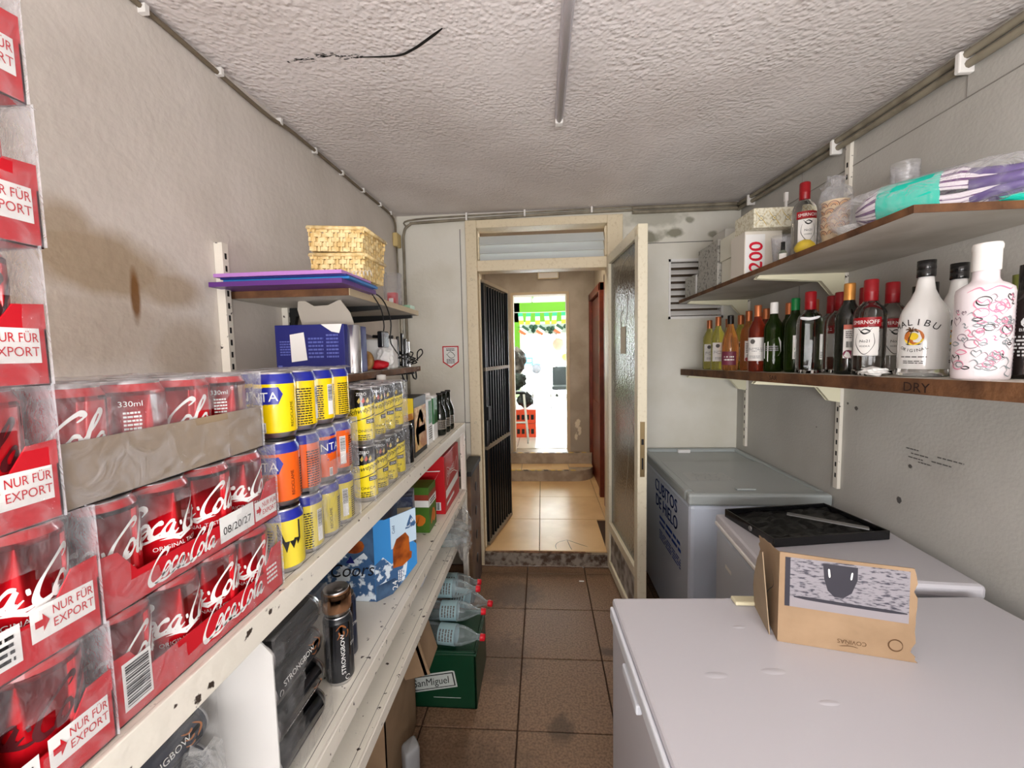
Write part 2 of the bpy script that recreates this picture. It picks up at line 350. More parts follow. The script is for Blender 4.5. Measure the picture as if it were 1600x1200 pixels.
for (u, v, s_) in ((-.3, .19, .006), (-.25, .175, .01), (-.5, .05, .004), (-.02, -.14, .014), (.02, .0, .008)): g.flat([(u+s_*math.cos(a)*r.uniform(.6, 1.2), v+s_*math.sin(a)) for a in (0, 1, 2, 3, 4, 5)], mp)
g.build('scuff_marks', ink, wall_right)
# rear wall behind the camera
g = G(); g.box(-1.05, 1.4, -1.4, -1.3, -.05, 2.6)
struct(g.build('wall_rear', plaster_l))
# end wall: left panels, right wall, strip above the door
plaster_ew = M('end_wall_damp', (234, 232, 222), .8, col2=(218, 214, 198), nscale=3, lo=.4, hi=.8, bump=.15, bscale=50)
mixin(plaster_ew, (120, 118, 96), [(.72, 2.9, 2.30, .1, .3, .04, .8), (.9, 2.9, 2.32, .06, .3, .03, .8), (1.0, 2.9, 2.40, .03, .3, .02, .7), (1.15, 2.9, 2.30, .03, .3, .02, .7), (.75, 2.9, 2.42, .2, .3, .05, .45)], soft=.3, nscale=16, amp=.8)
g = G(); g.box(-1.05, -.51, 2.93, 3.03, -.05, 2.6); g.box(.55, .865, 2.93, 3.03, -.05, 2.6); g.box(1.225, 1.43, 2.93, 3.03, -.05, 2.6)
g.box(.865, 1.225, 2.93, 3.03, -.05, 1.745); g.box(.865, 1.225, 2.93, 3.03, 2.145, 2.6); g.box(-.51, .55, 2.93, 3.03, 2.45, 2.6)
wall_end = struct(g.build('wall_end', plaster_ew))
g = G(); g.box(-.99, -.51, 2.926, 2.931, 1.043, 1.047); g.box(-.555, -.551, 2.926, 2.931, 0, 2.4); g.box(-.95, -.948, 2.926, 2.931, 1.1, 2.4); g.box(.56, 1.33, 2.926, 2.931, 2.255, 2.258)
g.build('panel_joint', ink, wall_end)
# door frame, transom and louvres
df = bpy.data.objects.new('door_1', None); C.objects.link(df); df.location = (0, 2.93, 0); struct(df)
for nm, b in (('jamb', (-.512, -.435, 2.90, 3.03, -.0, 2.45)), ('jamb', (.452, .556, 2.90, 3.03, 0, 2.45)), ('transom', (-.435, .452, 2.905, 3.02, 2.105, 2.178)), ('head', (-.435, .452, 2.90, 3.03, 2.395, 2.45)), ('stop', (-.435, -.425, 2.97, 3.03, .1, 2.105))):
    G().box(*b).build(nm, cream, df, bev=.004)
frost = M('frosted_louvre_glass', (205, 212, 214), .35, spec=.6)
for z in (2.205, 2.265, 2.325):
    T = Matrix.Translation((0, 2.97, z)) @ Matrix.Rotation(-.55, 4, 'X')
    G().box(-.425, .44, -.003, .003, -.035, .04, 0, T).build('louvre', frost, df)
for x in (-.432, .442): G().box(x, x+.01, 2.93, 2.96, 2.19, 2.385).build('louvre_clip', cream, df)
g = G()
for z in (.35, .75, 1.05, 1.73, 2.05): g.lathe([(.0001, -.004), (.008, -.003), (.008, .004)], 10, T=Matrix.Translation((-.475, 2.899, z)) @ Matrix.Rotation(PI/2, 4, 'X'))
g.build('screw', black, df)
# vent
v = bpy.data.objects.new('window_1', None); C.objects.link(v); v.location = (1.045, 2.93, 1.745); struct(v)
g = G(); g.box(.865, 1.225, 2.922, 2.95, 1.745, 1.762); g.box(.865, 1.225, 2.922, 2.95, 2.128, 2.145); g.box(.865, .878, 2.922, 2.95, 1.745, 2.145); g.box(1.212, 1.225, 2.922, 2.95, 1.745, 2.145)
g.build('vent_frame', white, v)
for k in range(8):
    T = Matrix.Translation((0, 2.945, 1.785+.046*k)) @ Matrix.Rotation(.75, 4, 'X'); G().box(.878, 1.212, -.022, .022, -.0025, .0025, 0, T).build('slat', white, v)
G().box(.865, 1.225, 3.02, 3.03, 1.745, 2.145).build('vent_backing', M('vent_brown', (92, 76, 60), .8), v)
# conduits round the top of the walls
cond = M('painted_conduit', (150, 142, 124), .5, col2=(126, 118, 102), nscale=12)
p = thing('electrical_conduit', 'grey painted pipes clipped along the top of the right wall', 'pipe', (1.3, 1.5, 2.42))
for dz, dx in ((0, 0), (-.028, .006)): G().tube(cat([(1.305+dx, -.9, 2.345+dz), (1.305+dx, .8, 2.40+dz), (1.302+dx, 1.9, 2.43+dz), (1.30+dx, 2.82, 2.475+dz), (1.24, 2.905, 2.485+dz), (.62, 2.91, 2.487+dz)]), .0125, 8).build('pipe', cond, p)
for y, z in ((.6, 2.38), (1.44, 2.405), (2.0, 2.42), (2.75, 2.46)): G().box(1.283, 1.329, y-.009, y+.009, z-.04, z+.022).build('clip', white, p, bev=.004)
p = thing('electrical_conduit', 'thin pipe running above the door frame and bending down at the left corner', 'pipe', (0, 2.91, 2.44))
G().tube(cat([(.62, 2.912, 2.475), (0, 2.912, 2.47), (-.8, 2.912, 2.452), (-.9, 2.912, 2.44), (-.945, 2.912, 2.38), (-.95, 2.912, 2.2), (-.95, 2.912, 1.2)]), .010, 8).build('pipe', cond, p)
G().tube(cat([(.62, 2.912, 2.495), (0, 2.912, 2.49), (-.85, 2.912, 2.475), (-.93, 2.915, 2.43)]), .006, 6).build('cable', cond, p)
for x, z in ((-.1, 2.475), (.35, 2.48), (-.5, 2.465)): G().box(x-.006, x+.006, 2.895, 2.929, z-.014, z+.035).build('clip', white, p)
p = thing('cable_run', 'grey cable clipped in the corner of left wall and ceiling', 'cable', (-.99, 2, 2.45))
G().tube(cat([(-.992, -.2, 2.385), (-.992, .9, 2.425), (-.99, 1.5, 2.425), (-.985, 1.7, 2.442), (-.99, 2.3, 2.462), (-.99, 2.75, 2.475), (-.985, 2.85, 2.44), (-.985, 2.86, 2.36)]), .007, 6).build('cable', M('dusty_cable', (120, 108, 90), .7), p)
for y in (.5, .8, 1.05, 1.3, 1.6, 1.85, 2.1, 2.35, 2.6, 2.78): G().box(-.999, -.978, y-.006, y+.006, cz(y)-.03, cz(y)-.008).build('clip', white, p)
p = thing('junction_box', 'small yellowed junction box on left wall corner with cable below', 'junction box', (-.985, 2.88, 2.29))
G().box(-.999, -.965, 2.83, 2.91, 2.28, 2.37).build('cover', M('yellowed_plastic', (214, 190, 130), .5), p, bev=.006)
G().tube([(-.985, 2.87, 2.28), (-.985, 2.88, 1.9), (-.985, 2.89, 1.3)], .006, 6).build('cable', cond, p)
# fluorescent batten
p = thing('tube_light', 'long slim unlit white tube light fixed under the ceiling', 'ceiling light', (.08, 1.2, 2.44))
g = G(); 
g.add([(.064, .0, cz(0)-.0), (.10, 0, cz(0)), (.10, 1.72, cz(1.72)), (.064, 1.72, cz(1.72)), (.068, .0, cz(0)-.022), (.096, 0, cz(0)-.022), (.096, 1.72, cz(1.72)-.022), (.068, 1.72, cz(1.72)-.022)], [(3, 2, 1, 0), (4, 5, 6, 7), (0, 1, 5, 4), (1, 2, 6, 5), (2, 3, 7, 6), (3, 0, 4, 7)])
g.build('housing', M('batten_grey', (190, 186, 192), .4), p, bev=.003)
G().tube([(.082, .02, cz(0)-.024), (.082, 1.70, cz(1.7)-.024)], .011, 10).build('diffuser', M('milky_diffuser', (226, 222, 230), .3), p)
G().box(.066, .098, 1.70, 1.735, cz(1.72)-.036, cz(1.72)-.002).build('end_cap', white, p, bev=.006)
# ------------------------------------------------------------------ corridor and bar beyond the door
fc = struct(G().box(-.75, .7, 3.03, 5.2, .0, .088).build('floor_corridor', grout))
th = M('flaky_threshold', (150, 140, 128), .85, col2=(84, 66, 54), nscale=24, lo=.42, hi=.6, bump=.5, bscale=40)
G().box(-.435, .452, 2.905, 3.03, .0, .088).build('threshold', th, fc)
G().prism([(-.38, 0), (-.2, .012), (.05, .016), (.2, .03), (.27, .028), (.3, .0), (.1, -.012), (-.2, -.006)], lambda u, v: (u, 2.925+v, .089), (0, 0, .006)).build('broken_edge', M('raw_cement', (150, 112, 88), .9, col2=(95, 70, 55), nscale=30), fc)
for a, b in ((-.75, -.597), (-.595, -.037), (-.033, .525), (.529, .70)):
    for c, d in ((2.935, 3.505), (3.509, 4.065), (4.069, 4.63), (4.634, 5.1)):
        if a < -.6 and False: continue
        aa, bb = a, b
        if c < 3.03: aa, bb = max(a, -.432), min(b, .45)
        if bb-aa > .03: G().box(aa, bb, c, d, .088, .1).build('tile', ctile, fc, bev=.0015)
g = G(); mp = lambda u, v: (u, v, .1006)
for st in ([(.09, 2.955), (.085, 3.02), (.11, 3.07), (.175, 3.11)], [(.175, 3.11), (.25, 3.05), (.32, 3.0)], [(.175, 3.11), (.19, 3.0), (.2, 2.95)]): g.stroke(st, .003, .005, mp)
g.build('crack', black, fc)
# steps
stp = thing('tiled_steps', 'two grey tiled steps with worn black and yellow edge tape', 'steps', (0, 4.7, .1))
def curve_step(y0, z0, z1, x1, rad, y1):
    pts = [(-.7, y0)]+[(x1-rad+rad*math.sin(a), y0+rad-rad*math.cos(a)) for a in [k*PI/2/8 for k in range(9)]]+[(x1, y1), (-.7, y1)]
    return G().prism(pts, lambda u, v: (u, v, z0), (0, 0, z1-z0))
curve_step(4.56, .1, .218, .57, .22, 4.87).build('lower_tread', stile, stp); curve_step(4.86, .1, .348, .575, .01, 5.2).build('upper_tread', stile, stp)
for a, b in ((-.7, -.262), (-.254, .345)): G().box(a, b, 4.556, 4.562, .103, .212).build('riser_tile', stile, stp)
for a, b in ((-.7, -.022), (-.014, .34), (.348, .57)): G().box(a, b, 4.855, 4.861, .222, .342).build('riser_tile', stile, stp)
for a, b in ((-.7, -.25), (-.243, .29), (.296, .565)): G().box(a, b, 4.60 if b < .4 else 4.72, 4.85, .2175, .2215).build('tread_tile', ctile, stp)
tape = M('yellow_tape', (226, 186, 60), .5)
for k in range(16):
    x = -.66+k*.075
    if x < .38: G().prism([(x, 0), (x+.05, 0), (x+.035, .03), (x-.015, .03)], lambda u, v: (u, 4.563+v, .2215), (0, 0, .0015)).build('tape', tape if k % 3 else matblk, stp)
    G().prism([(x, 0), (x+.05, 0), (x+.035, .02), (x-.015, .02)], lambda u, v: (u, 4.866+v, .348), (0, 0, .0015)).build('tape', tape if k % 2 else matblk, stp)
g = G(); g.box(-.75, -.65, 3.03, 5.1, 0, 2.7); wcl = struct(g.build('wall_corridor_left', corr_plaster))
wcr = struct(G().box(.62, .72, 3.03, 5.1, 0, 2.7).build('wall_corridor_right', corr_plaster))
struct(G().box(-.75, .72, 2.95, 5.1, 2.62, 2.7).build('ceiling_corridor', corr_plaster))
corr_e = M('corridor_end', (186, 176, 162), .8, col2=(166, 154, 138), nscale=3, bump=.1, bscale=60); mixin(corr_e, (232, 222, 200), [(.42, 5, .68, .03, 1, .05, .9), (.44, 5, .6, .02, 1, .05, .8), (.4, 5, .52, .015, 1, .04, .8)], soft=.2, nscale=40, amp=.9)
g = G(); g.box(-.75, -.33, 4.96, 5.1, .3, 2.7); g.box(.30, .72, 4.96, 5.1, .3, 2.7); g.box(-.33, .30, 4.96, 5.1, 2.215, 2.7)
wce = struct(g.build('wall_corridor_end', corr_e))
g = G(); g.box(-.355, -.325, 4.945, 5.11, .35, 2.24); g.box(.296, .33, 4.945, 5.11, .35, 2.24); g.box(-.325, .296, 4.945, 5.11, 2.21, 2.24)
struct(g.build('trim_1', M('beige_casing', (196, 176, 146), .6)))
p = thing('wall_lamp', 'small cream box lamp high on the corridor wall over the doorway', 'lamp', (.09, 4.94, 2.42)); G().box(-.03, .21, 4.90, 4.959, 2.385, 2.455).build('housing', cream, p, bev=.005); G().box(-.02, .2, 4.895, 4.90, 2.392, 2.448).build('diffuser', white, p)
# reddish doors on the right of the corridor
redwood = M('red_brown_wood', (128, 52, 26), .4, col2=(92, 34, 16), nscale=8, lo=.35, hi=.7)
d = bpy.data.objects.new('door_2', None); C.objects.link(d); d.location = (.6, 4.5, .1); struct(d)
G().box(.585, .62, 4.12, 4.88, .1, 2.1).build('door_panel', redwood, d, bev=.004)
for b in ((.555, .622, 4.88, 4.955, .1, 2.19), (.555, .622, 4.05, 4.12, .1, 2.19), (.555, .622, 4.05, 4.955, 2.11, 2.19)): G().box(*b).build('casing', redwood, d, bev=.006)
G().box(.578, .586, 4.25, 4.75, 1.2, 1.9).build('door_inset', M('darker_red_wood', (96, 34, 18), .4), d); G().box(.578, .586, 4.25, 4.75, .3, 1.0).build('door_inset', redwood, d)
d = bpy.data.objects.new('door_3', None); C.objects.link(d); d.location = (.6, 3.5, .1); struct(d)
G().box(.59, .62, 3.25, 3.78, .1, 2.15).build('door_panel', redwood, d, bev=.004)
for b in ((.565, .622, 3.78, 3.84, .1, 2.22), (.565, .622, 3.2, 3.26, .1, 2.22), (.565, .622, 3.2, 3.84, 2.15, 2.22)): G().box(*b).build('casing', redwood, d, bev=.006)
struct(G().box(.598, .621, 3.88, 3.99, .25, 2.3).build('trim_2', M('grey_trim', (120, 116, 108), .5)))
# bar room
fb = struct(G().box(-3, 3, 5.1, 11, .25, .345).build('floor_bar', grout))
ix = [-3, -2.1, -1.5, -.9, -.32, .28, .88, 1.5, 2.1, 3]; iy = [4.98+.6*k for k in range(11)]
for i in range(9):
    for j in range(10):
        y0 = max(iy[j], 5.1); 
        if abs(ix[i]) > 1.6: continue
        G().box(ix[i]+.003, ix[i+1]-.003, y0+.003, iy[j+1]-.003, .345, .352).build('tile', btile, fb)
green = M('bar_green', (108, 176, 40), .6); offw = M('bar_white', (236, 238, 228), .6)
g = G(); g.box(-3, -.56, 11, 11.12, 1.2, 2.85); g.box(-3, 3, 11, 11.12, 2.33, 2.85); g.box(2.4, 3, 11, 11.12, 1.2, 2.85)
struct(g.build('wall_bar_front', green))
struct(G().box(-3, -.56, 11, 11.12, .3, 1.2).build('baseboard_bar', M('pale_green', (196, 220, 170), .6)))
struct(G().box(-3, 3, 10.99, 11.12, 2.83, 3.3).build('trim_3', offw))
g = G(); g.box(-3.1, -3, 5.1, 11.1, .2, 3.3); struct(g.build('wall_bar_left', offw))
struct(G().box(3, 3.1, 5.1, 11.1, .2, 3.3).build('wall_bar_right', offw))
struct(G().box(-3, -.75, 5.0, 5.1, .2, 3.3).box(.72, 3, 5.0, 5.1, .2, 3.3).build('wall_bar_back', offw))
struct(G().box(-3, 3, 5.1, 11.1, 3.2, 3.3).build('ceiling_bar', offw))
wn = bpy.data.objects.new('window_2', None); C.objects.link(wn); wn.location = (.9, 11, .35); struct(wn)
wf = M('window_frame_white', (230, 236, 226), .4)
for b in ((-.56, -.50, 11, 11.08, .35, 2.33), (.36, .42, 11, 11.08, .35, 2.33), (1.3, 1.36, 11, 11.08, .35, 2.33), (2.34, 2.4, 11, 11.08, .35, 2.33), (-.5, 2.34, 11, 11.08, 2.27, 2.33), (-.5, 2.34, 11, 11.08, 2.0, 2.04), (-.5, 2.34, 11, 11.08, .35, .42)): G().box(*b).build('window_frame', wf, wn)
pane = film('window_pane', .02, bump=0); 
for a, b in ((-.5, .36), (.42, 1.3), (1.36, 2.34)): G().box(a, b, 11.03, 11.036, .42, 2.0).build('pane', pane, wn)
for a, b in ((-.5, .36), (.42, 1.3), (1.36, 2.34)): G().box(a, b, 11.03, 11.04, 2.04, 2.27).build('pane', M('grey_tinted_pane', (170, 190, 186), .3), wn)
struct(G().box(-30, 30, 11.12, 60, .15, .3).build('ground', M('sunlit_paving', (235, 232, 225), .8)))
# far street bits, bleached by the sun
tag(G().box(-1.5, 1.0, 30, 31, 1.6, 1.9).box(-1.4, -1.3, 30, 31, .3, 1.6).build('awning', M('pale_blue_awning', (190, 225, 240), .7)), 'pale blue awning across the sunlit street', 'awning')
p = thing('parked_van', 'small bright blue van parked across the street', 'van', (-.9, 24, .3)); G().box(-1.9, .1, 24, 25.5, .75, 1.5).build('body', M('van_blue', (40, 150, 210), .4), p, bev=.15); 
for x in (-1.5, -.3): G().lathe([(.001, -.1), (.28, -.1), (.28, .1), (.001, .1)], 16, T=Matrix.Translation((x, 24.1, .58)) @ Matrix.Rotation(PI/2, 4, 'X')).build('wheel', matblk, p)
# flag bunting
flg = [M('flag_green', (60, 200, 140), .6), M('flag_white', (248, 248, 244), .6), M('flag_amber', (250, 214, 60), .6)]
p = thing('flag_bunting', 'string of green white and amber flags hanging across the bar', 'bunting', (0, 8, 2.35))
G().tube([(-2.999, 8, 2.55), (-2, 8, 2.4)]+[(-1.2+.1*k, 8, 2.34-.05*math.sin(k*PI/24)) for k in range(25)]+[(2, 8, 2.4), (2.999, 8, 2.55)], .006, 4).build('string', white, p)
for k in range(14):
    x = -1.1+k*.165; z = 2.34-.05*math.sin((x+1.2)/2.4*PI); f = G()
    tl = .03*math.sin(k*2.1)
    for q in range(3): f.add([(x+tl*q/3, 8+.004*q, z-.075*q), (x+.09+tl*q/3, 8, z-.075*q), (x+.09+tl*(q+1)/3, 8, z-.075*(q+1)), (x+tl*(q+1)/3, 8+.004*q, z-.075*(q+1))], [(0, 1, 2, 3)], q)
    f.build('flag', flg, p)
p = thing('shamrock_garland', 'garland of dark shamrocks and little flags across the front window', 'garland', (0, 10.8, 2.2))
shg = M('shamrock_green', (40, 80, 60), .6); wl = M('garland_white', (235, 230, 225), .6); og = M('garland_orange', (230, 110, 70), .6)
G().tube([(-.6+.1*k, 10.8, 2.2-.03*abs(math.sin(k*.7))) for k in range(30)], .006, 4).build('string', shg, p)
for k in range(12):
    x = -.42+k*.22; z = 2.13+.03*math.sin(k*1.7)
    if k % 2: 
        f = G()
        for a in (0, 2.1, 4.2): f.lathe([(.001, -.01), (.06, -.01), (.06, .01), (.001, .01)], 10, T=Matrix.Translation((x+.06*math.cos(a+.5), 10.8, z+.06*math.sin(a+.5))) @ Matrix.Rotation(PI/2, 4, 'X'))
        f.box(x-.01, x+.01, 10.79, 10.81, z-.14, z); f.build('shamrock', shg, p)
    else:
        T = Matrix.Translation((x, 10.8, z)) @ Matrix.Rotation(.6, 4, 'Y'); f = G()
        for q in range(3): f.box(-.1, .1, -.005, .005, .07-.07*(q+1), .07-.07*q, q, T)
        f.build('flag', [shg, wl, og], p)
for x, z, r_, c_, l_ in ((.43, 1.72, .17, (246, 170, 150), 'round orange balloon hanging in the front window'), (.60, 1.40, .10, (250, 220, 110), 'yellow balloon hanging below the orange one')):
    p = thing('balloon', l_, 'balloon', (x, 10.7, z-r_)); G().lathe([(.001, -1.1*r_), (.3*r_, -.98*r_), (.75*r_, -.6*r_), (r_, 0), (.8*r_, .62*r_), (.4*r_, .93*r_), (.001, r_)], 20, (x, 10.7, z)).build('body', M('balloon', c_, .35), p); G().tube([(x, 10.7, z-1.1*r_), (x+.01, 10.75, z-1.6*r_), (x, 10.72, .353)], .004, 4).build('string', white, p)
# hanging greenery
leafm = M('hanging_leaf', (96, 160, 50), .5); rr = random.Random(3)
for i, (x, ln) in enumerate(((-.28, .26), (-.13, .42), (.24, .3), (.50, .34), (-.5, .3))):
    p = thing('hanging_plant', ('trailing plant left of the doorway top', 'longest trailing plant hanging over the flag bunting', 'trailing plant hanging right of centre over the bar', 'trailing plant hanging at the right edge of the far doorway', 'trailing plant hidden mostly by the left door casing')[i], 'plant', (x, 6.8, 2.75)); g = G(); st = G()
    for s_ in range(4):
        a = rr.uniform(0, 6.28); l2 = ln*rr.uniform(.6, 1); q = [(x+.06*math.cos(a)*t, 6.8+.06*math.sin(a)*t, 2.75-l2*t*1.1) for t in (0, .3, .6, 1)]; st.tube(q, .003, 4)
        for k in range(16):
            t = k/15; c = Vector((x+.06*math.cos(a)*t, 6.8+.06*math.sin(a)*t, 2.75-l2*t*1.1)); an = rr.uniform(0, 6.28); dx = Vector((math.cos(an), math.sin(an), -.5))*.04; nx = Vector((-math.sin(an), math.cos(an), 0))*.012
            g.add([c, c+dx*.5+nx, c+dx, c+dx*.5-nx], [(0, 1, 2, 3)])
    g.build('foliage', leafm, p)['kind'] = 'stuff'; st.build('stem', leafm, p)
tag(G().box(-.9, .8, 6.4, 6.9, 2.75, 2.83).build('ceiling_shelf', M('dark_beam', (60, 44, 30), .7)), 'dark timber beam that the trailing plants hang from', 'beam')
tag(G().box(-.62, -.56, 10.96, 10.995, 1.05, 1.55).build('wall_poster', M('poster', (226, 150, 140), .7)), 'narrow pink notice on the green wall left of the window', 'poster')
# armchair
p = thing('armchair', 'grey upholstered armchair with chrome legs in front of bar window', 'chair', (.42, 8.9, .352))
gf = M('grey_upholstery', (74, 80, 84), .7); 
G().box(.21, .62, 8.68, 9.12, .74, .82).build('seat', gf, p, bev=.03); T = Matrix.Translation((.415, 9.12, .8)) @ Matrix.Rotation(-.16, 4, 'X'); G().box(-.185, .185, -.03, .03, 0, .42, 0, T).build('backrest', gf, p, bev=.025)
for s_ in (-1, 1):
    x = .415+s_*.225; G().tube(cat([(x, 8.7, .355), (x, 8.7, 1.0), (x, 8.75, 1.03), (x, 9.12, 1.02)], 4), .012, 6).build('arm_frame', alu, p); G().box(x-.02, x+.02, 8.74, 9.1, 1.02, 1.05).build('armrest', gf, p, bev=.01)
    G().tube([(x, 9.1, .355), (x, 9.12, .78)], .012, 6).build('leg', alu, p)
G().box(.2, .63, 8.70, 8.72, .36, .375).build('stretcher', alu, p)
# clutter at the left just past the doorway
p = thing('bar_stool', 'white metal bar stool holding a grey covered bundle', 'stool', (-.3, 5.45, .352))
for a, b in ((-.38, 5.35), (-.22, 5.35), (-.38, 5.55), (-.22, 5.55)): G().tube([(a+(.02 if a < -.3 else -.02), b, 1.0), (a-(.02 if a < -.3 else -.03), b, .353)], .011, 6).build('leg', white, p)
G().box(-.39, -.21, 5.34, 5.56, 1.0, 1.03).build('seat', matblk, p, bev=.01); G().box(-.39, -.2, 5.35, 5.37, .62, .64).build('foot_rail', white, p)
gcl = M('grey_green_cloth', (70, 84, 76), .8, col2=(36, 40, 40), nscale=9); tag(blob('cloth_bundle', gcl, None, (-.33, 5.45, 1.16), (.12, .11, .10), 2, .5), 'grey green rolled cloths piled on the white stool', 'cloth')
tag(blob('covered_machine', M('grey_shiny_cover', (66, 62, 60), .3, col2=(140, 136, 130), nscale=7), None, (-.34, 5.6, 1.42), (.12, .12, .17), 5, .4), 'dark grey shiny bundle with a round dial on top of the stool pile', 'bundle')
p = thing('crate_stack', 'stack of bright orange plastic crates behind the white stool', 'crate', (-.2, 5.9, .352)); oc = M('orange_crate', (226, 74, 34), .5)
for k in range(2): 
    g = G(); z = .352+k*.2; g.box(-.45, -.09, 5.75, 6.1, z, z+.19)
    for q in range(5): g.box(-.42+q*.065, -.38+q*.065, 5.745, 5.75, z+.05, z+.12, 1)
    g.build('crate', [oc, matblk], p, bev=.006)
tag(blob('black_bag', matblk, None, (-.24, 5.9, .87), (.11, .11, .11), 8, .3), 'black bag sagging on top of the orange crates', 'bag')
p = thing('wire_stand', 'thin grey metal rail stand behind the stool bundles', 'stand', (-.25, 6.3, .352))
for x in (-.42, -.14): G().tube([(x, 6.3, .353), (x, 6.3, 1.45)], .01, 6).build('post', steel, p)
for z in (1.45, 1.38): G().tube([(-.42, 6.3, z), (-.14, 6.3, z)], .008, 6).build('rail', steel, p)
# ------------------------------------------------------------------ barred gate, half open into the corridor
gt = thing('security_gate', 'black barred metal gate standing open inside the doorway', 'gate', (-.42, 2.99, .1), math.atan2(.6, .13))
Lg = .6; iron = M('gate_black', (18, 24, 28), .35, .3); rail = M('worn_gate_rail', (150, 138, 118), .5, .3)
def lb(*b): return G().box(*b)
lb(0, .03, -.015, .015, .01, 1.95).build('stile', iron, gt, world=False); lb(Lg-.025, Lg, -.015, .015, .01, 1.95).build('stile', iron, gt, world=False)
for z in (.0, .72, 1.30, 1.93): lb(0, Lg, -.018, .012, z+.01, z+.035).build('rail', rail, gt, world=False)
br = lb(-.008, .008, -.008, .008, .03, 1.93).build('bar', iron, gt, world=False); br.location = (.07, 0, 0)
for k in range(1, 9): child_copy(br, gt, (.07+.06*k, 0, 0))
lb(.03, Lg-.025, .016, .02, .03, 1.93).build('backing_sheet', matblk, gt, world=False)
lb(.0, .05, -.03, -.015, .95, 1.05).build('lock', iron, gt, world=False)
# ------------------------------------------------------------------ open glazed door leaf on the right
hx, hy, fx, fy = .470, 2.89, .515, 2.17
dl = bpy.data.objects.new('door_4', None); C.objects.link(dl); dl.location = (hx, hy, .02); dl.rotation_euler = (0, 0, math.atan2(fy-hy, fx-hx)); dl['kind'] = 'structure'
W_ = math.hypot(fx-hx, fy-hy); Hd = 2.15; leaf = M('door_cream', (232, 224, 200), .45, col2=(208, 196, 166), nscale=60, lo=.56, hi=.85, bump=.1, bscale=40)
dg = M('dark_door_glass', (30, 34, 34), .12, col2=(72, 58, 42), nscale=5, lo=.45, hi=.7, bump=.3, bscale=70, spec=.8)
for nm, b in (('stile', (0, .055, 0, Hd)), ('stile', (W_-.06, W_, 0, Hd)), ('rail', (.055, W_-.06, Hd-.06, Hd)), ('rail', (.055, W_-.06, .28, .34)), ('rail', (.055, W_-.06, 0, .06))): lb(b[0], b[1], -.025, .025, b[2], b[3]).build(nm, leaf, dl, world=False, bev=.004)
lb(.055, W_-.06, -.006, .006, .34, Hd-.06).build('pane', dg, dl, world=False); lb(.055, W_-.06, -.012, .012, .06, .28).build('lower_panel', M('door_panel_worn', (196, 192, 186), .6, col2=(120, 112, 104), nscale=12), dl, world=False)
lb(W_, W_+.003, -.012, .012, .86, 1.15).build('lock_plate', M('old_brass', (150, 130, 96), .4, .8), dl, world=False)
lpl = [c for c in dl.children if c.name.startswith('lock_plate')][0]
G().box(W_+.002, W_+.005, -.006, .006, 1.03, 1.06).build('keyhole', black, lpl, world=False); G().box(W_+.002, W_+.005, -.004, .004, .9, .96).build('latch_slot', black, lpl, world=False)
g = G(); mp = lambda u, v: (u, -.0072, v); g.quad(mp, .30, .42, 1.50, 1.66); g.stroke([(.33, 1.64), (.30, 1.72), (.36, 1.76)], .006, .012, mp); g.stroke([(.42, 1.66), (.46, 1.78), (.44, 1.84)], .006, .012, mp); g.stroke([(.4, .62), (.46, .8), (.5, 1.0)], .002, .006, mp)
g.stroke([(.15, 1.8), (.3, 2.0), (.5, 2.05)], .002, .004, mp)
g.build('peeled_sticker', M('sticker_remnant', (206, 200, 184), .7), dl, world=False)
lb(W_-.052, W_-.008, -.0265, -.025, Hd-.05, Hd-.02).build('hinge_mark', cream, dl, world=False)
# notice on end wall
p = thing('wall_notice', 'small red bordered pennant notice on the white end wall', 'sign', (-.644, 2.926, 1.44)); g = G(); mp = mY(-.644, 2.9265, 1.44)
g.flat([(-.058, .155), (-.058, .04), (0, 0), (.058, .04), (.058, .155)], mp, 0); mp = mY(-.644, 2.9255, 1.44); g.flat([(-.050, .147), (-.050, .045), (0, .01), (.050, .045), (.050, .147)], mp, 1)
mp = mY(-.644, 2.9248, 1.44); fine(g, mp, -.03, .03, .12, .14, 2, 2, 4); g.stroke([(-.03, .09), (0, .115), (.03, .085), (0, .07), (-.03, .1)], .002, .004, mp, 2); fine(g, mp, -.03, .03, .03, .065, 4, 2, 9); g.build('sheet', [redcard, paper, black], p)
# ------------------------------------------------------------------ left shelving unit
sh = thing('shelving_unit', 'long white chipped metal shelving unit along the left wall', 'shelf', (-.72, 1.0, 0))
def tray_shelf(z, x0, y1, lip):
    g = G(); g.box(-.979, x0-.006, -.5, y1-.006, z-.012, z); g.box(x0-.006, x0, -.5, y1, z-lip, z+.0015); g.box(-.979, x0-.006, y1-.006, y1, z-lip, z+.0015); g.box(-.985, -.979, -.5, y1, z-lip, z+.02)
    return g.build('shelf_board', paint, sh, bev=.0015)
tray_shelf(1.145, -.44, 2.33, .046); tray_shelf(.757, -.44, 2.33, .04); tray_shelf(.578, -.44, 2.33, .035)
for z in (1.1475, .7595, .5805): G().box(-.4625, -.4615, -.5, 2.32, z-.0024, z-.0021).build('seam_line', matblk, sh)
for b in ((-.475, -.442, 2.333, 2.338), (-.446, -.442, 2.30, 2.338), (-.985, -.95, 2.333, 2.338)): G().box(*b, 0, 1.141).build('post', paint, sh)
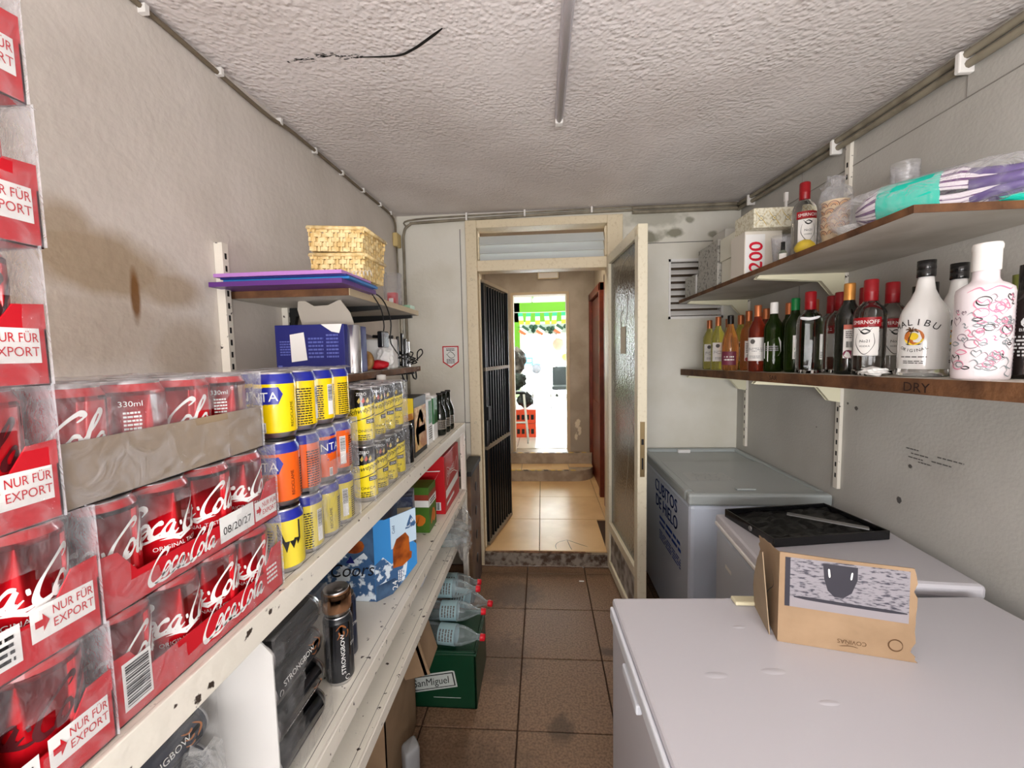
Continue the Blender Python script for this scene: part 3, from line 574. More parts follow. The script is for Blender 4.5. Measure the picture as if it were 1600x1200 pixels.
# ------------------------------------------------------------------ drink cans and packs
def can_mesh(r, h, mats, band=None, low=.0):
    """mats 0 body, 1 metal, 2 rim band"""
    g = G(); bz = band if band else .9*h
    pr = [(.0005, .006, 1), (r*.62, .004, 1), (r*.78, .0005, 1), (r*.82, .0, 1), (r*.86, .003, 1), (r*.985, .011, 0), (r, .014, 0), (r, bz, 2 if band else 0), (r, h-.017, 2 if band else 0), (r*.985, h-.012, 2 if band else 0), (r*.86, h-.0035, 1), (r*.87, h, 1), (r*.85, h, 1), (r*.82, h-.005, 1), (.0005, h-.0045, 1)]
    g.lathe(pr, 28); g.lathe([(.0005, h-.0035), (r*.3, h-.0035), (r*.3, h-.004)], 12, (r*.18, 0, 0), m=1); return g
RC, HC = .0345, .119
mcola = [red, alu, red, paper]
cg = can_mesh(RC, HC, None); script(cg, .037, mCyl(RC+.0006, 0, .052), 3); cg.text('ORIGINAL TASTE', .0075, mCyl(RC+.0006, .1, .034), 3, cx=True)
cg.flat([(-.022, .047), (-.008, .045), (0, .041), (.008, .045), (.022, .047), (.008, .0485), (0, .045), (-.008, .0485)], mCyl(RC+.0006, .1, .0), 3)
fine(cg, mCyl(RC+.0006, 2.4, .0), 0, .016, .03, .085, 12, 3, 4); cg.text('330ml', .009, mCyl(RC+.0006, 2.3, .09), 3)
protos = bpy.data.objects.new('proto', None)
def pmesh(g, mats): 
    o = g.build('can', mats); C.objects.unlink(o); return o
cola = pmesh(cg, mcola)
dg_ = can_mesh(RC, HC, None); script(dg_, .037, mCyl(RC+.0006, 0, .052), 3); cola_dark = pmesh(dg_, [red, alu, red, M('maroon_print', (74, 10, 18), .4)])
def tagtext(g, mp, m_w, m_t, u, v, s=1):
    """white 'export only' panel"""
    g.quad(mp, u, u+.052*s, v, v+.030*s, m_w); q = lambda a, b: tuple(Vector(mp(u+a, v+b))+Vector((.0005, 0, 0)))
    g.flat([(.003*s, .012*s), (.009*s, .012*s), (.009*s, .007*s), (.014*s, .015*s), (.009*s, .023*s), (.009*s, .018*s), (.003*s, .018*s)], q, m_t)
    g.text('NUR FÜR', .0115*s, lambda a, b: q(.017*s+a, .018*s+b), m_t, xs=.72); g.text('EXPORT', .0115*s, lambda a, b: q(.017*s+a, .006*s+b), m_t, xs=.8)
def pack(label, x1, y0, z, ny, nx, pitch, proto, h, hz, angs, tray_m, tray_h, prints=None, grp=None, hole=None, filmm=None, seed=0, name='can_pack', faces='XYNT', cx=None, notray=False, dy=0, tray_shape=True):
    L_ = ny*pitch+.006; Wd = nx*pitch+.006; x0 = x1-Wd
    t = thing(name, label, 'drinks pack', ((x0+x1)/2, y0+L_/2, z), 0, grp)
    for i in range(ny):
        for j in range(nx):
            if j > 1 and 0 < i < ny-1: continue
            child_copy(proto, t, (x1-.003-pitch*(j+.5)-t.location.x, y0+.003+pitch*(i+.5)-t.location.y, .002), angs[i % len(angs)] if j == 0 else i*1.7+j)
    if not notray:
        g = G(); k = .0016; th_ = tray_h
        g.box(x0, x1, y0, y0+L_, z, z+.0015)
        if tray_shape:
            c = min(.045, L_*.2); out = [(0, 0), (L_, 0), (L_, th_+.022), (L_-c*.5, th_+.02), (L_-c*.95, th_*.78), (c*.95, th_*.78), (c*.5, th_+.02), (0, th_+.022)]
        else: out = [(0, 0), (L_, 0), (L_, th_), (0, th_)]
        g.prism(out, mX(x1-k, y0, z), (k, 0, 0)); g.prism(out, mX(x0, y0, z), (k, 0, 0))
        g.box(x0, x1, y0, y0+k, z, z+th_); g.box(x0, x1, y0+L_-k, y0+L_, z, z+th_)
        o = g.build('tray', tray_m, t)
        if prints:
            g = G(); prints(g, mX(x1+.0006, y0, z), L_, th_); g.build('tray_print', [paper, redcard, black], t)['kind'] = 'stuff'
    if filmm: filmbox('shrink_wrap', t, x0-.002, x1+.0035, y0-.002, y0+L_+.003, z+.001, z+h+.003, filmm, hole, seed, faces)
    return t
def pr_bot(g, mp, L_, h):
    g.quad(mp, .012, .045, .012, .066, 0); q = lambda a, b: tuple(Vector(mp(a, b))+Vector((.0005, 0, 0))); barcode(g, q, .015, .042, .016, .062, 2, 3, True)
    script(g, .036, lambda u, v: mp(L_*.62+u, .018+v), 0); fine(g, mp, L_*.86, L_*.95, .02, .05, 4, 0)
def pr_mid(g, mp, L_, h):
    script(g, .030, lambda u, v: mp(L_*.36+u, .012+v), 0); g.quad(mp, L_*.56, L_*.80, .008, .045, 0); q = lambda a, b: tuple(Vector(mp(a, b))+Vector((.0005, 0, 0)))
    g.text('08/20/27', .016, lambda u, v: q(L_*.58+u, .018+v), 2); tagtext(g, mp, 0, 1, L_*.81, .010)
def pr_exp(g, mp, L_, h):
    tagtext(g, mp, 0, 1, L_-.058, .020); g.quad(mp, L_-.12, L_-.065, .012, .045, 0); fine(g, lambda a, b: tuple(Vector(mp(a, b))+Vector((.0005, 0, 0))), L_-.115, L_-.07, .015, .04, 4, 2, 5); g.flat([(L_-.14, .0), (L_-.12, .0), (L_-.12, .04), (L_-.14, .05)], mp, 1); script(g, .03, lambda u, v: mp(L_*.38+u, .014+v), 0)
# second column, three packs
A = lambda *d: [math.radians(q) for q in d]
pack('bottom red can pack of the second column with a barcode on its tray', -.456, .380, 1.146, 4, 3, .0705, cola, .12, 0, A(-46, -22, -62, -60), redcard, .055, pr_bot, hole=(.535, 1.205, .075, .042), filmm=filmc, seed=1)
pack('middle red can pack of the second column with a date box on its tray', -.456, .377, 1.270, 4, 3, .0705, cola, .12, 0, A(-46, -15, -66, -36), redcard, .045, pr_mid, hole=(.50, 1.322, .09, .04), filmm=filmc, seed=2)
pack('top red can pack of the second column in a plain brown cardboard tray', -.458, .355, 1.395, 4, 3, .0705, cola, .12, 0, A(-78, -190, -88, -200), kraftd, .066, None, hole=(.535, 1.46, .03, .010), filmm=filmh, seed=3, tray_shape=False, faces='XYNT')
# first column, near the camera
lab = ['lowest', 'second lowest', 'third from the bottom', 'fourth from the bottom', 'fifth from the bottom', 'second from the top', 'topmost, cut by the picture edge,']
for k in range(7):
    cp_ = pack('near left column of red can packs, the %s pack' % lab[k], -.450, (.089, .086, .062, .063, .068, .066, .060)[k], 1.148+.1236*k, 4, 2, .0705, cola_dark if k in (0, 2, 4, 3) else cola, .12, 0, A(10, -10, -60, (-50, -32, -72, -40, -75, -50, -60)[k]), redcard, .050, pr_exp, grp='red can packs in the near left column', hole=(.26+.0*k, 1.206+.1236*k, .075, .032), filmm=filmc, seed=10+k); cp_.scale = (1, 1, 1.02)
# lemon and orange packs
def soda(mcol, top, vert=True, name='lemon'):
    g = can_mesh(RC, HC, None, band=HC-.021)
    mp = mCyl(RC+.0005, 0, 0)
    g.flat([(-.034, .062), (.030, .066), (.040, .082), (.030, .100), (-.034, .096)], lambda u, v: mCyl(RC+.0004, 0, 0)(u, v), 2) if False else None
    if name != 'dark':
     for (u0, u1) in ((-.036, -.012), (-.012, .012), (.012, .036)): g.quad(mp, u0, u1, .060+(u0+.036)*.05, .090+(u0+.036)*.05, 2, 4)
    if name != 'dark': g.flat([(.036, .063), (.044, .080), (.036, .094)], mp, 2); g.flat([(-.02, .061), (.02, .062), (.004, .046)], mp, 2)
    if name != 'dark': g.text('FANTA', .0235, mCyl(RC+.0011, 0, .066), 3, cx=True, xs=1.0, rise=.03)
    g.quad(mp, .006, .014, .012, .030, 3); fine(g, mCyl(RC+.0011, 0, 0), .007, .013, .014, .028, 5, 4, 2)
    g.text('RECICLAME', .0085, (lambda u, v: mCyl(RC+.0008, 1.75, .02)(-v, u)), 4, xs=1.05)
    fine(g, mCyl(RC+.0008, 2.2, 0), 0, .030, .012, .085, 15, 4, 6); fine(g, mCyl(RC+.0008, -1.95, 0), -.012, .012, .012, .085, 14, 4, 8)
    g.quad(mCyl(RC+.0006, -2.75, 0), -.007, .007, .02, .085, 3, 2); barcode(g, mCyl(RC+.0011, -2.75, 0), -.006, .006, .05, .083, 4, 4, True)
    if name == 'dark': g.flat([(-.02, .095), (.02, .095), (.02, .06), (.014, .05), (.012, .06), (.006, .045), (.0, .06), (-.006, .04), (-.012, .06), (-.02, .05)], mCyl(RC+.0013, -.9, 0), 4)
    return pmesh(g, [mcol, alu, blue, paper, black])
lem = soda(yellow, 1); ora = soda(orange, 1); lem2 = soda(M('pale_lemon', (226, 206, 60), .35, coat=.3), 1, name='dark')
def soda_pack(label, z, proto, angs, wrap, seed, hole=None):
    t = thing('can_pack', label, 'drinks pack', (-.53, .87, z), 0, 'lemon and orange can packs')
    for i, (x, y) in enumerate(((-.487, .725), (-.490, .800), (-.490, .871), (-.490, .942))):
        child_copy(proto, t, (x+.53, y-.87, 0), angs[i])
        child_copy(proto, t, (x+.53-.073, y-.87, 0), angs[i]+1.3)
    if wrap: filmbox('shrink_wrap', t, -.61, -.452, .762, .982, z+.001, z+.122, filmh, hole, seed, 'XYT')
    else: filmbox('shrink_wrap', t, -.61, -.454, .762, .98, z+.09, z+.1215, filmc, None, seed, 'T')
    return t
soda_pack('bottom pack of pale lemon cans in cloudy wrap beside the red packs', 1.146, lem2, A(10, -210, -130, -240), True, 21)
soda_pack('middle pack of orange cans in torn wrap beside the red packs', 1.27, ora, A(-118, -170, -42, -240), True, 22, (.88, 1.345, .055, .03))
soda_pack('top pack of bright yellow cans beside the brown tray', 1.395, lem, A(-108, -190, -215, -172), False, 23)
# tonic cans
RT, HT = .032, .152
tn = G(); pr = [(.0005, .006, 1), (RT*.8, .0005, 1), (RT*.84, .003, 1), (RT, .014, 0), (RT, .094, 0), (RT, .0945, 2), (RT, HT-.019, 2), (RT*.97, HT-.013, 2), (RT*.84, HT-.0035, 1), (RT*.85, HT, 1), (RT*.83, HT, 1), (RT*.8, HT-.005, 1), (.0005, HT-.0045, 1)]
tn.lathe(pr, 28)
for k in range(12): 
    u0, u1 = -.05+k*.0088, -.05+(k+1)*.0088; tn.quad(mCyl(RT+.0005, 0, 0), u0, u1, .09, .094+.022*(k+.5)/12, 0)
mp = mCyl(RT+.0011, 0, .078); tn.text('Schweppes', .0215, mp, 2, cx=True, shear=.35, rise=.22, xs=.95)
tn.stroke([(-.045, -.018), (0, -.006), (.045, .006)], .0012, .003, mp, 2)
mp2 = mCyl(RT+.0011, .25, .06); tn.quad(mCyl(RT+.0008, .25, .0), -.002, .024, .058, .070, 2, 3); tn.text('ZERO', .0105, lambda u, v: mCyl(RT+.0014, .25, .0605)(u, v), 3); tn.text('TONICA', .0095, mCyl(RT+.001, 0, .036), 2, cx=True, xs=1.3); fine(tn, mCyl(RT+.001, 0, 0), -.016, .016, .014, .03, 3, 2, 3)
for s_ in (-1, 0, 1): tn.flat([(s_*.011, .112), (s_*.011+.005, .118), (s_*.011+.002, .128), (s_*.011-.004, .118)], mCyl(RT+.0009, 0, 0), 4 if s_ else 5)
tn.text('ZERO', .0105, mCyl(RT+.0012, -.12, .1335), 3, cx=True)
tonic = pmesh(tn, [M('tonic_yellow', (250, 226, 30), .3, coat=.4), alu, blk, paper, M('gold_leaf', (206, 180, 90), .4), M('pale_red_leaf', (190, 90, 80), .4)])
for z, y0, l_, an, sd in ((1.146, 1.048, 'lower pack of black and yellow tonic cans near the shelf edge', A(-62, -48, -66, -75), 31), (1.302, 1.044, 'upper pack of black and yellow tonic cans stacked on the other', A(-60, -44, -66, -70), 32)):
    t = thing('can_pack', l_, 'drinks pack', (-.52, y0+.12, z), 0, 'tonic can packs')
    for i in range(4):
        for j in range(2): child_copy(tonic, t, (-.486-.066*j+.52, .04-.12+.078*i, 0), an[i])
    filmbox('shrink_wrap', t, -.588, -.449, y0+.015, y0+.315, z+.001, z+HT+.004, filmc, None, sd, 'XYNT', .004)
p = thing('dark_can', 'single dark can standing behind the lower tonic pack', 'can', (-.492, 1.435, 1.146)); can_mesh(.031, .15, None).build('can_body', [blk, alu], p, world=False)
# water bottle
def bottle(name, label, cat_, loc, rz, prof, body_m, cap_prof=None, cap_m=None, labels=(), mats=(), seg=28, group=None, liquid=None, sx=1, sy=1, extra=None):
    t = thing(name, label, cat_, loc, rz, group)
    G().lathe(prof, seg, sx=sx, sy=sy).build('glass_body', body_m, t, world=False)
    if liquid: G().lathe(liquid[0], seg, sx=sx, sy=sy).build('liquid', liquid[1], t, world=False)
    if cap_prof: G().lathe(cap_prof, 20).build('cap', cap_m, t, world=False)
    for fn, ms, nm in labels:
        g = G(); fn(g); g.build(nm, ms, t, world=False)
    return t
def petprof(r, h): return [(.001, .004), (r*.8, 0), (r, .012), (r, h*.28), (r*.96, h*.31), (r, h*.34), (r, h*.62), (r*.9, h*.72), (r*.6, h*.84), (r*.3, h*.92), (.013, h*.95), (.013, h)]
bottle('plastic_bottle', 'large clear plastic bottle with white cap behind the tonic cans', 'bottle', (-.575, 1.455, 1.146), 0, petprof(.05, .305), pet, [(.001, .325), (.016, .323), (.0165, .302), (.015, .30)], white)
# beer box, cartons, small bottles
p = thing('bottle_carton', 'black cardboard bottle box with a yellow top and beer picture', 'box', (-.535, 1.62, 1.146)); ylc = M('yellow_card', (226, 196, 40), .5); bkc = M('black_card', (22, 20, 20), .5); brc = M('amber_print', (168, 106, 40), .45, col2=(226, 190, 120), nscale=30)
g = G(); g.box(-.60, -.486, 1.53, 1.70, 1.146, 1.375, 0)
mp = mY(-.60, 1.5294, 1.146); g.flat([(0, .14), (.114, .175), (.114, .229), (0, .229)], mp, 1); g.flat([(0, .14), (.114, .175), (.114, .15), (0, .11)], mp, 2); g.quad(mp, .012, .03, .18, .205, 0); g.stroke([(.0, .09), (.05, .095), (.11, .12)], .0008, .0014, mp, 3)
mp = mX(-.4854, 1.53, 1.146); g.quad(mp, .006, .164, .02, .19, 2); g.stroke([(.05, .04), (.04, .1), (.08, .16), (.12, .12)], .02, .04, mp, 2); g.quad(mp, .02, .15, .08, .11, 0)
g.build('box_body', [bkc, ylc, brc, ink], p, bev=.002)
p = thing('drinks_carton', 'white juice carton with white screw cap beside the black box', 'carton', (-.53, 1.79, 1.146)); g = G(); g.box(-.565, -.495, 1.755, 1.825, 1.146, 1.345); g.build('carton_body', [paper, ink, green], p, bev=.002)
g = G(); mp = mY(-.565, 1.7544, 1.146); 
g.stroke([(.02+.008*math.cos(a), .165+.008*math.sin(a)) for a in [k*.7 for k in range(10)]], .001, .002, mp, 1); g.quad(mp, .015, .06, .12, .128, 1); fine(g, mp, .01, .06, .02, .11, 8, 1); mp = mX(-.4944, 1.755, 1.146); g.quad(mp, .012, .06, .09, .19, 2); fine(g, mp, .01, .06, .02, .08, 6, 1, 7); g.build('carton_print', [paper, ink, M('deep_green', (30, 110, 60), .5)], p)
G().lathe([(.001, .012), (.013, .012), (.014, 0)], 14, (-.53, 1.785, 1.345)).build('cap', white, p)
p = thing('drinks_carton', 'green and white carton with white cap just behind the white carton', 'carton', (-.53, 1.885, 1.146)); g = G(); g.box(-.565, -.495, 1.85, 1.92, 1.146, 1.35, 0); g.box(-.5655, -.4945, 1.8495, 1.9205, 1.22, 1.34, 1); g.build('carton_body', [paper, M('carton_green', (36, 104, 52), .5)], p, bev=.002); G().lathe([(.001, .012), (.013, .012), (.014, 0)], 14, (-.53, 1.88, 1.35)).build('cap', white, p)
beerp = [(.001, .003), (.026, 0), (.03, .008), (.03, .10), (.026, .12), (.0135, .15), (.0125, .195), (.014, .196), (.014, .202), (.001, .203)]
bgl = M('dark_bottle_glass', (16, 22, 16), .12, spec=.7); b0 = None
bl_ = ['nearest', 'middle', 'farthest']
for i, (x, y) in enumerate(((-.50, 1.985), (-.497, 2.065), (-.495, 2.145))):
    l_ = 'small dark glass bottle on the top shelf, the %s of three in a row' % bl_[i]
    if b0 is None:
        b0 = bottle('small_bottle', l_, 'bottle', (x, y, 1.146), -.9, beerp, bgl, [(.001, .206), (.0145, .205), (.015, .197)], matblk, [(lambda g: [g.quad(mCyl(.0305, 0, 0), -.024, .024, .03, .075, 0, 8), fine(g, mCyl(.031, 0, 0), -.018, .018, .035, .07, 4, 1)], [M('bottle_label_grey', (120, 112, 100), .5), black], 'front_label')], group='small dark bottles at the far end of the top shelf')
    else: dup(b0, (x, y, 1.146), -.9, l_)
# ------------------------------------------------------------------ second shelf goods
dkb = M('dark_can_slate', (34, 36, 40), .3, coat=.3)
def tallcan(col, top):
    g = can_mesh(.033, .168, None); g.text('STRONGBOW', .0135, (lambda u, v: mCyl(.0336, .0, .03)(-v+.006, u)), 3, xs=1.15); g.text('STRONGBOW', .011, mCyl(.0336, 1.6, .09), 3, cx=True, xs=.9)
    mp = mCyl(.0336, 0, .0); g.stroke([(-.012, .14), (.0, .15), (.012, .14)], .002, .004, mp, 4); g.stroke([(.01+.005*math.cos(a), .02+.005*math.sin(a)) for a in [k*.7 for k in range(9)]], .0006, .0014, mp, 3)
    for k in range(3): g.stroke([(-.01+.01*k, .118), (-.004+.01*k, .128), (-.006+.01*k, .136)], .002, .004, mp, 4)
    return pmesh(g, [col, alu, col, paper, M('copper_print', (190, 120, 70), .35, .6)])
scan = tallcan(dkb, 1); scanb = tallcan(M('dark_can_blue', (30, 38, 58), .3, coat=.3), 1)
def lying_pack(label, y0, y1, x1, zt, seed, proto, grp):
    """pack stood on end: white tray underside turned to the camera"""
    t = thing('can_pack', label, 'drinks pack', (-.6, (y0+y1)/2, .758), 0, grp)
    g = G(); z1 = zt; c = .012
    g.prism([(-.86, .758), (x1-.0, .758), (x1-.0, z1-c*2), (x1-.022, z1), (-.86, z1)], lambda u, v: (u, y0, v), (0, .003, 0)); g.build('tray_underside', [M('tray_off_white', (206, 204, 202), .7)], t)
    n = 0
    for i in range(4):
        zz = .795+i*.07
        if zz+.03 > z1: break
        for j in range(2):
            c_ = child_copy(proto, t, (x1-.04-.07*j+.6, y0+.008-(y0+y1)/2, zz-.758), rot=(-PI/2, 0, 0))
            c_.rotation_euler = Euler((-PI/2, A(60, 20, -20, 50)[i], 0), 'XYZ')
    filmbox('shrink_wrap', t, -.8, x1+.004, y0-.001, y0+.182, .758, z1+.004, filmg, None if seed == 41 else (y0+.12, .88, .045, .09), seed, 'XT', .006)
    return t
lying_pack('dark blue can pack on its side nearest the camera, white tray outwards', .44, .62, -.555, 1.02, 41, scanb, 'dark can packs lying on the second shelf')
lying_pack('black can pack on its side with a clean white tray facing the camera', .645, .83, -.468, 1.055, 42, scan, 'dark can packs lying on the second shelf')
gfold = blob('loose_film', filmg, None, (-.515, .535, .88), (.035, .04, .08), 4, .5); tag(gfold, 'crumpled clear film hanging out between the two dark can packs', 'plastic film')
for i, (x, y, l_) in enumerate(((-.500, .925, 'single tall dark can standing loose beside the wrapped black cans'), (-.525, 1.0, 'second loose dark can standing further in behind the first'))):
    p = thing('tall_can', l_, 'can', (x, y, .758)); child_copy((scan, scanb)[i], p, (0, 0, 0), A(-50, -60)[i]).name = 'can_body'
p = thing('tall_can', 'dark can with a copper top stacked above the loose dark can', 'can', (-.500, .925, .927)); g = can_mesh(.033, .06, None); child_copy(pmesh(g, [M('copper_top', (150, 110, 80), .35, .5), alu]), p, (0, 0, 0)).name = 'can_body'
# beer box with blue mountains
p = thing('beer_box', 'blue beer box with mountains, its open flap showing a glass of beer', 'box', (-.6, 1.25, .758))
cb = M('coors_dark_blue', (36, 60, 92), .45, col2=(70, 100, 134), nscale=14); sky = M('print_sky_blue', (58, 140, 210), .45); pale = M('print_pale_blue', (196, 220, 238), .45); mtn = M('print_mountain', (60, 96, 140), .45, col2=(220, 232, 242), nscale=38, lo=.5, hi=.56); amber = M('print_beer', (178, 92, 30), .4, col2=(120, 54, 18), nscale=20)
g = G(); g.box(-.80, -.535, 1.235, 1.45, .758, 1.02, 0); mp = mY(-.80, 1.2343, .758)
g.flat([(.10, .0), (.265, .0), (.265, .12), (.23, .16), (.19, .13), (.15, .17), (.12, .13), (.10, .14)], mp, 2); g.stroke([(.13, .25), (.14, .2), (.2, .18), (.23, .19)], .03, .05, mp, 3)
g.flat([(.17, .125), (.2, .125), (.187, .15)], lambda u, v: (mp(u, v)[0], 1.2338, mp(u, v)[2]), 4)
g.text('Coors', .062, lambda u, v: (-.685+u, 1.2335, .835+v), 5, shear=.25, rise=.06, xs=.92); g.build('box_body', [cb, sky, mtn, amber, navy, M('coors_ink', (10, 12, 26), .5), paper], p, bev=.002)
Tf = Matrix.Translation((-.535, 1.232, .758)) @ Matrix.Rotation(math.radians(52), 4, 'Z'); fp = lambda d: (lambda u, v: tuple(Tf @ Vector((u, -d, v))))
g = G(); out = [(0, .0), (.06, -.0), (.115, .035), (.158, .065), (.158, .135), (.143, .15), (.148, .175), (.158, .18), (.158, .262), (.04, .255), (.02, .262), (0, .262)]
g.prism(out, fp(0), Tf.to_3x3() @ Vector((0, .002, 0)), 1)
g.flat([(.0, .0), (.06, 0), (.11, .035), (.12, .09), (.09, .12), (.06, .10), (.03, .135), (0, .12)], fp(.0006), 2); g.flat([(.0, .0), (.06, 0), (.09, .022), (.07, .05), (0, .05)], fp(.0009), 0)
g.flat([(.06, .15), (.158, .15), (.158, .262), (.06, .256)], fp(.0005), 6); g.flat([(.115, .20), (.137, .245), (.158, .21), (.15, .2)], fp(.0009), 2)
g.flat([(.064, .085), (.10, .08), (.135, .095), (.138, .115), (.13, .12), (.128, .17), (.115, .19), (.08, .178), (.066, .15)], fp(.0013), 3)
g.text('24', .028, fp(.0016).__class__ and (lambda u, v: fp(.0016)(.078-v, .012+u)), 5+1 if False else 7, xs=1.1); fine(g, (lambda a, b: fp(.0016)(.1-b, .03+a)), 0, .04, .0, .02, 3, 7, 3); g.text('Cold', .014, (lambda u, v: fp(.0016)(.075-v, .2+u)), 5)
g.build('open_flap', [cb, sky, mtn, amber, navy, M('coors_ink2', (40, 60, 110), .5), pale, paper], p)
p = thing('snack_box', 'blue and cream printed box leaning behind the mountain beer box', 'box', (-.58, 1.56, .758)); T = Matrix.Translation((-.6, 1.55, .758)) @ Matrix.Rotation(.25, 4, 'Z'); g = G(); g.box(-.09, .09, -.05, .06, 0, .24, 0, T); g.box(-.03, .085, -.052, -.05, .05, .2, 1, T); g.build('box_body', [M('card_blue_grey', (44, 54, 84), .5, col2=(150, 160, 180), nscale=20), M('card_cream', (214, 196, 160), .6)], p, bev=.002)
p = thing('snack_box', 'green juice box with oranges printed on it beside the red box', 'box', (-.545, 1.79, .758)); g = G(); g.box(-.615, -.50, 1.74, 1.86, .758, .96, 0); mp = mX(-.4994, 1.74, .758)
g.quad(mp, 0, .12, .115, .15, 1); g.quad(mp, 0, .12, .15, .175, 3); g.stroke([(.03, .03), (.06, .07), (.09, .03)], .02, .05, mp, 2); fine(g, lambda a, b: (mp(a, b)[0]+.0005, *mp(a, b)[1:]), .02, .1, .12, .145, 2, 4); mp = mY(-.615, 1.7394, .758); g.quad(mp, 0, .115, .115, .145, 1); g.quad(mp, 0, .115, .145, .17, 3); g.stroke([(.03, .03), (.06, .06), (.09, .04)], .02, .05, mp, 2); g.text('ZUMO', .022, lambda u, v: (-.60+u, 1.7389, .88+v), 4) if False else None
g.build('box_body', [M('juice_green', (70, 112, 30), .5), paper, M('juice_orange', (220, 120, 30), .5), M('juice_brown', (150, 60, 40), .5), black], p, bev=.002)
p = thing('beer_box', 'large red box with white bow tie outline at the far end of the shelf', 'box', (-.57, 2.13, .758)); g = G(); g.box(-.70, -.478, 1.95, 2.29, .758, 1.045, 0)
mp = mX(-.4774, 1.95, .758); ol = [(.05, .14), (.12, .19), (.22, .17), (.29, .22), (.31, .13), (.22, .16), (.12, .17), (.05, .13), (.05, .22), (.12, .19)]; g.stroke(ol, .003, .005, mp, 1, n=2); g.text('Budweiser', .05, lambda u, v: mp(.06+u, .165+v), 1, xs=.75, rise=.1, shear=.2); g.flat([(.02, .07), (.31, .09), (.31, .13), (.02, .11)], mp, 1); g.flat([(.03, .03), (.2, .04), (.2, .055), (.03, .045)], mp, 1)
g.text('Bud', .05, lambda u, v: mp(.2+u, .235+v), 1, xs=.8) if False else None
mp = mY(-.70, 1.9494, .758); g.stroke([(.06, .21), (.2, .215), (.16, .15)], .003, .005, mp, 1, n=1); g.quad(mp, .12, .2, .02, .06, 1); barcode(g, lambda a, b: (mp(a, b)[0], 1.9489, mp(a, b)[2]), .125, .195, .022, .058, 2)
g.build('box_body', [M('box_red', (186, 14, 26), .4), paper, black], p, bev=.003)
# ------------------------------------------------------------------ third shelf and floor under the unit
tag(blob('paper_pack', M('white_pack_film', (206, 210, 218), .35, col2=(30, 36, 110), nscale=9, lo=.55, hi=.6), None, (-.60, 1.62, .655), (.12, .16, .065), 6, .22), 'white and blue wrapped paper pack on the lowest shelf', 'pack')
p = thing('bottle_bag', 'cloudy plastic bag of empty clear bottles hanging past the lowest shelf', 'bag', (-.48, 2.05, .58)); blob('bag', filmg, p, (-.415, 2.03, .66), (.04, .12, .08), 12, .5); blob('bag_tail', filmg, p, (-.41, 2.05, .56), (.025, .09, .06), 9, .6)
for k in range(3): G().lathe(petprof(.034, .2), 16, T=Matrix.Translation((-.58, 1.95+.075*k, .628)) @ Matrix.Rotation(PI/2, 4, 'Y')).build('bottle', pet, p)
cr = thing('beer_crate', 'dark green plastic bottle crate with a white lettered emblem', 'crate', (-.49, 1.84, 0)); cgm = M('crate_green', (8, 58, 36), .35)
g = G(); x0, x1, y0, y1, zt = -.70, -.30, 1.675, 1.975, .262
g.box(x0, x1, y0, y0+.012, 0, zt-.0); g.box(x0, x1, y1-.012, y1, 0, zt); g.box(x0, x0+.012, y0, y1, 0, zt); g.box(x1-.012, x1, y0, y1, 0, zt); g.box(x0, x1, y0, y1, 0, .01); g.box(x0-.004, x1+.004, y0-.004, y1+.004, zt-.02, zt-.008); g.build('crate_body', cgm, cr, bev=.004)
g = G(); Tc = lambda d: (lambda u, v: (-.50+u*math.cos(.18)-v*math.sin(.18), 1.6745-d, .12+u*math.sin(.18)+v*math.cos(.18))); g.flat([(-.115, -.038), (.112, -.038), (.112, .034), (.102, .038), (-.115, .038)], Tc(0), 0); g.flat([(-.108, -.031), (.105, -.031), (.105, .031), (-.108, .031)], Tc(.0006), 1); g.flat([(-.104, -.027), (.1, -.027), (.1, .027), (-.104, .027)], Tc(.0012), 0); g.text('SanMiguel', .046, lambda u, v: Tc(.0018)(u, v-.014), 1, cx=True, xs=.88, shear=.1)
g.quad(mY(0, 1.6742, 0), -.49, -.37, .05, .0525, 0); g.build('emblem', [M('emblem_grey', (196, 204, 200), .5), M('emblem_ink', (16, 24, 22), .5)], [c for c in cr.children if c.name.startswith('crate_body')][0])
redcap = M('red_screw_cap', (214, 28, 44), .35); plab = M('pale_blue_label', (150, 180, 186), .5)
spots = [((-.375, 1.735, .308), (.13, 0, -.1), 'front bottle on the green crate, lowest of the clear lying bottles'), ((-.385, 1.80, .365), (.13, .0, 0), 'clear lying bottle resting above the front one on the green crate'), ((-.42, 1.88, .425), (.13, 0, .0), 'topmost clear lying bottle on the green crate'), ((-.36, 1.99, .335), (.13, .02, -.25), 'clear bottle pointing furthest into the aisle with bright red cap'), ((-.45, 2.09, .34), (.1, .04, .05), 'clear bottle at the very back of the crate pile')]
pp = petprof(.043, .29); b1 = None
for i, (q, rt, l_) in enumerate(spots):
    base = (q[0]-.19, q[1], q[2])
    if b1 is None:
        b1 = thing('plastic_bottle', l_, 'bottle', base, 0, 'clear bottles with red caps on the green crate')
        G().lathe(pp, 24).build('bottle_body', pet, b1, world=False); G().lathe([(.001, .305), (.014, .304), (.0155, .286), (.0155, .284)], 14).build('cap', redcap, b1, world=False)
        g = G(); g.lathe([(.0436, .10), (.0436, .175)], 24); fine(g, mCyl(.0442, -1.9, 0), -.03, .02, .105, .17, 5, 1, 3); fine(g, mCyl(.0442, 1.2, 0), -.03, .02, .105, .17, 5, 1, 5); g.build('label', [plab, ink], b1, world=False); o = b1
    else: o = dup(b1, base, 0, l_)
    o.rotation_euler = Euler((0, PI/2+rt[1], rt[2]), 'XYZ')
p = thing('cardboard_box', 'open brown cardboard box on the floor under the shelving', 'box', (-.62, 1.42, 0)); g = G()
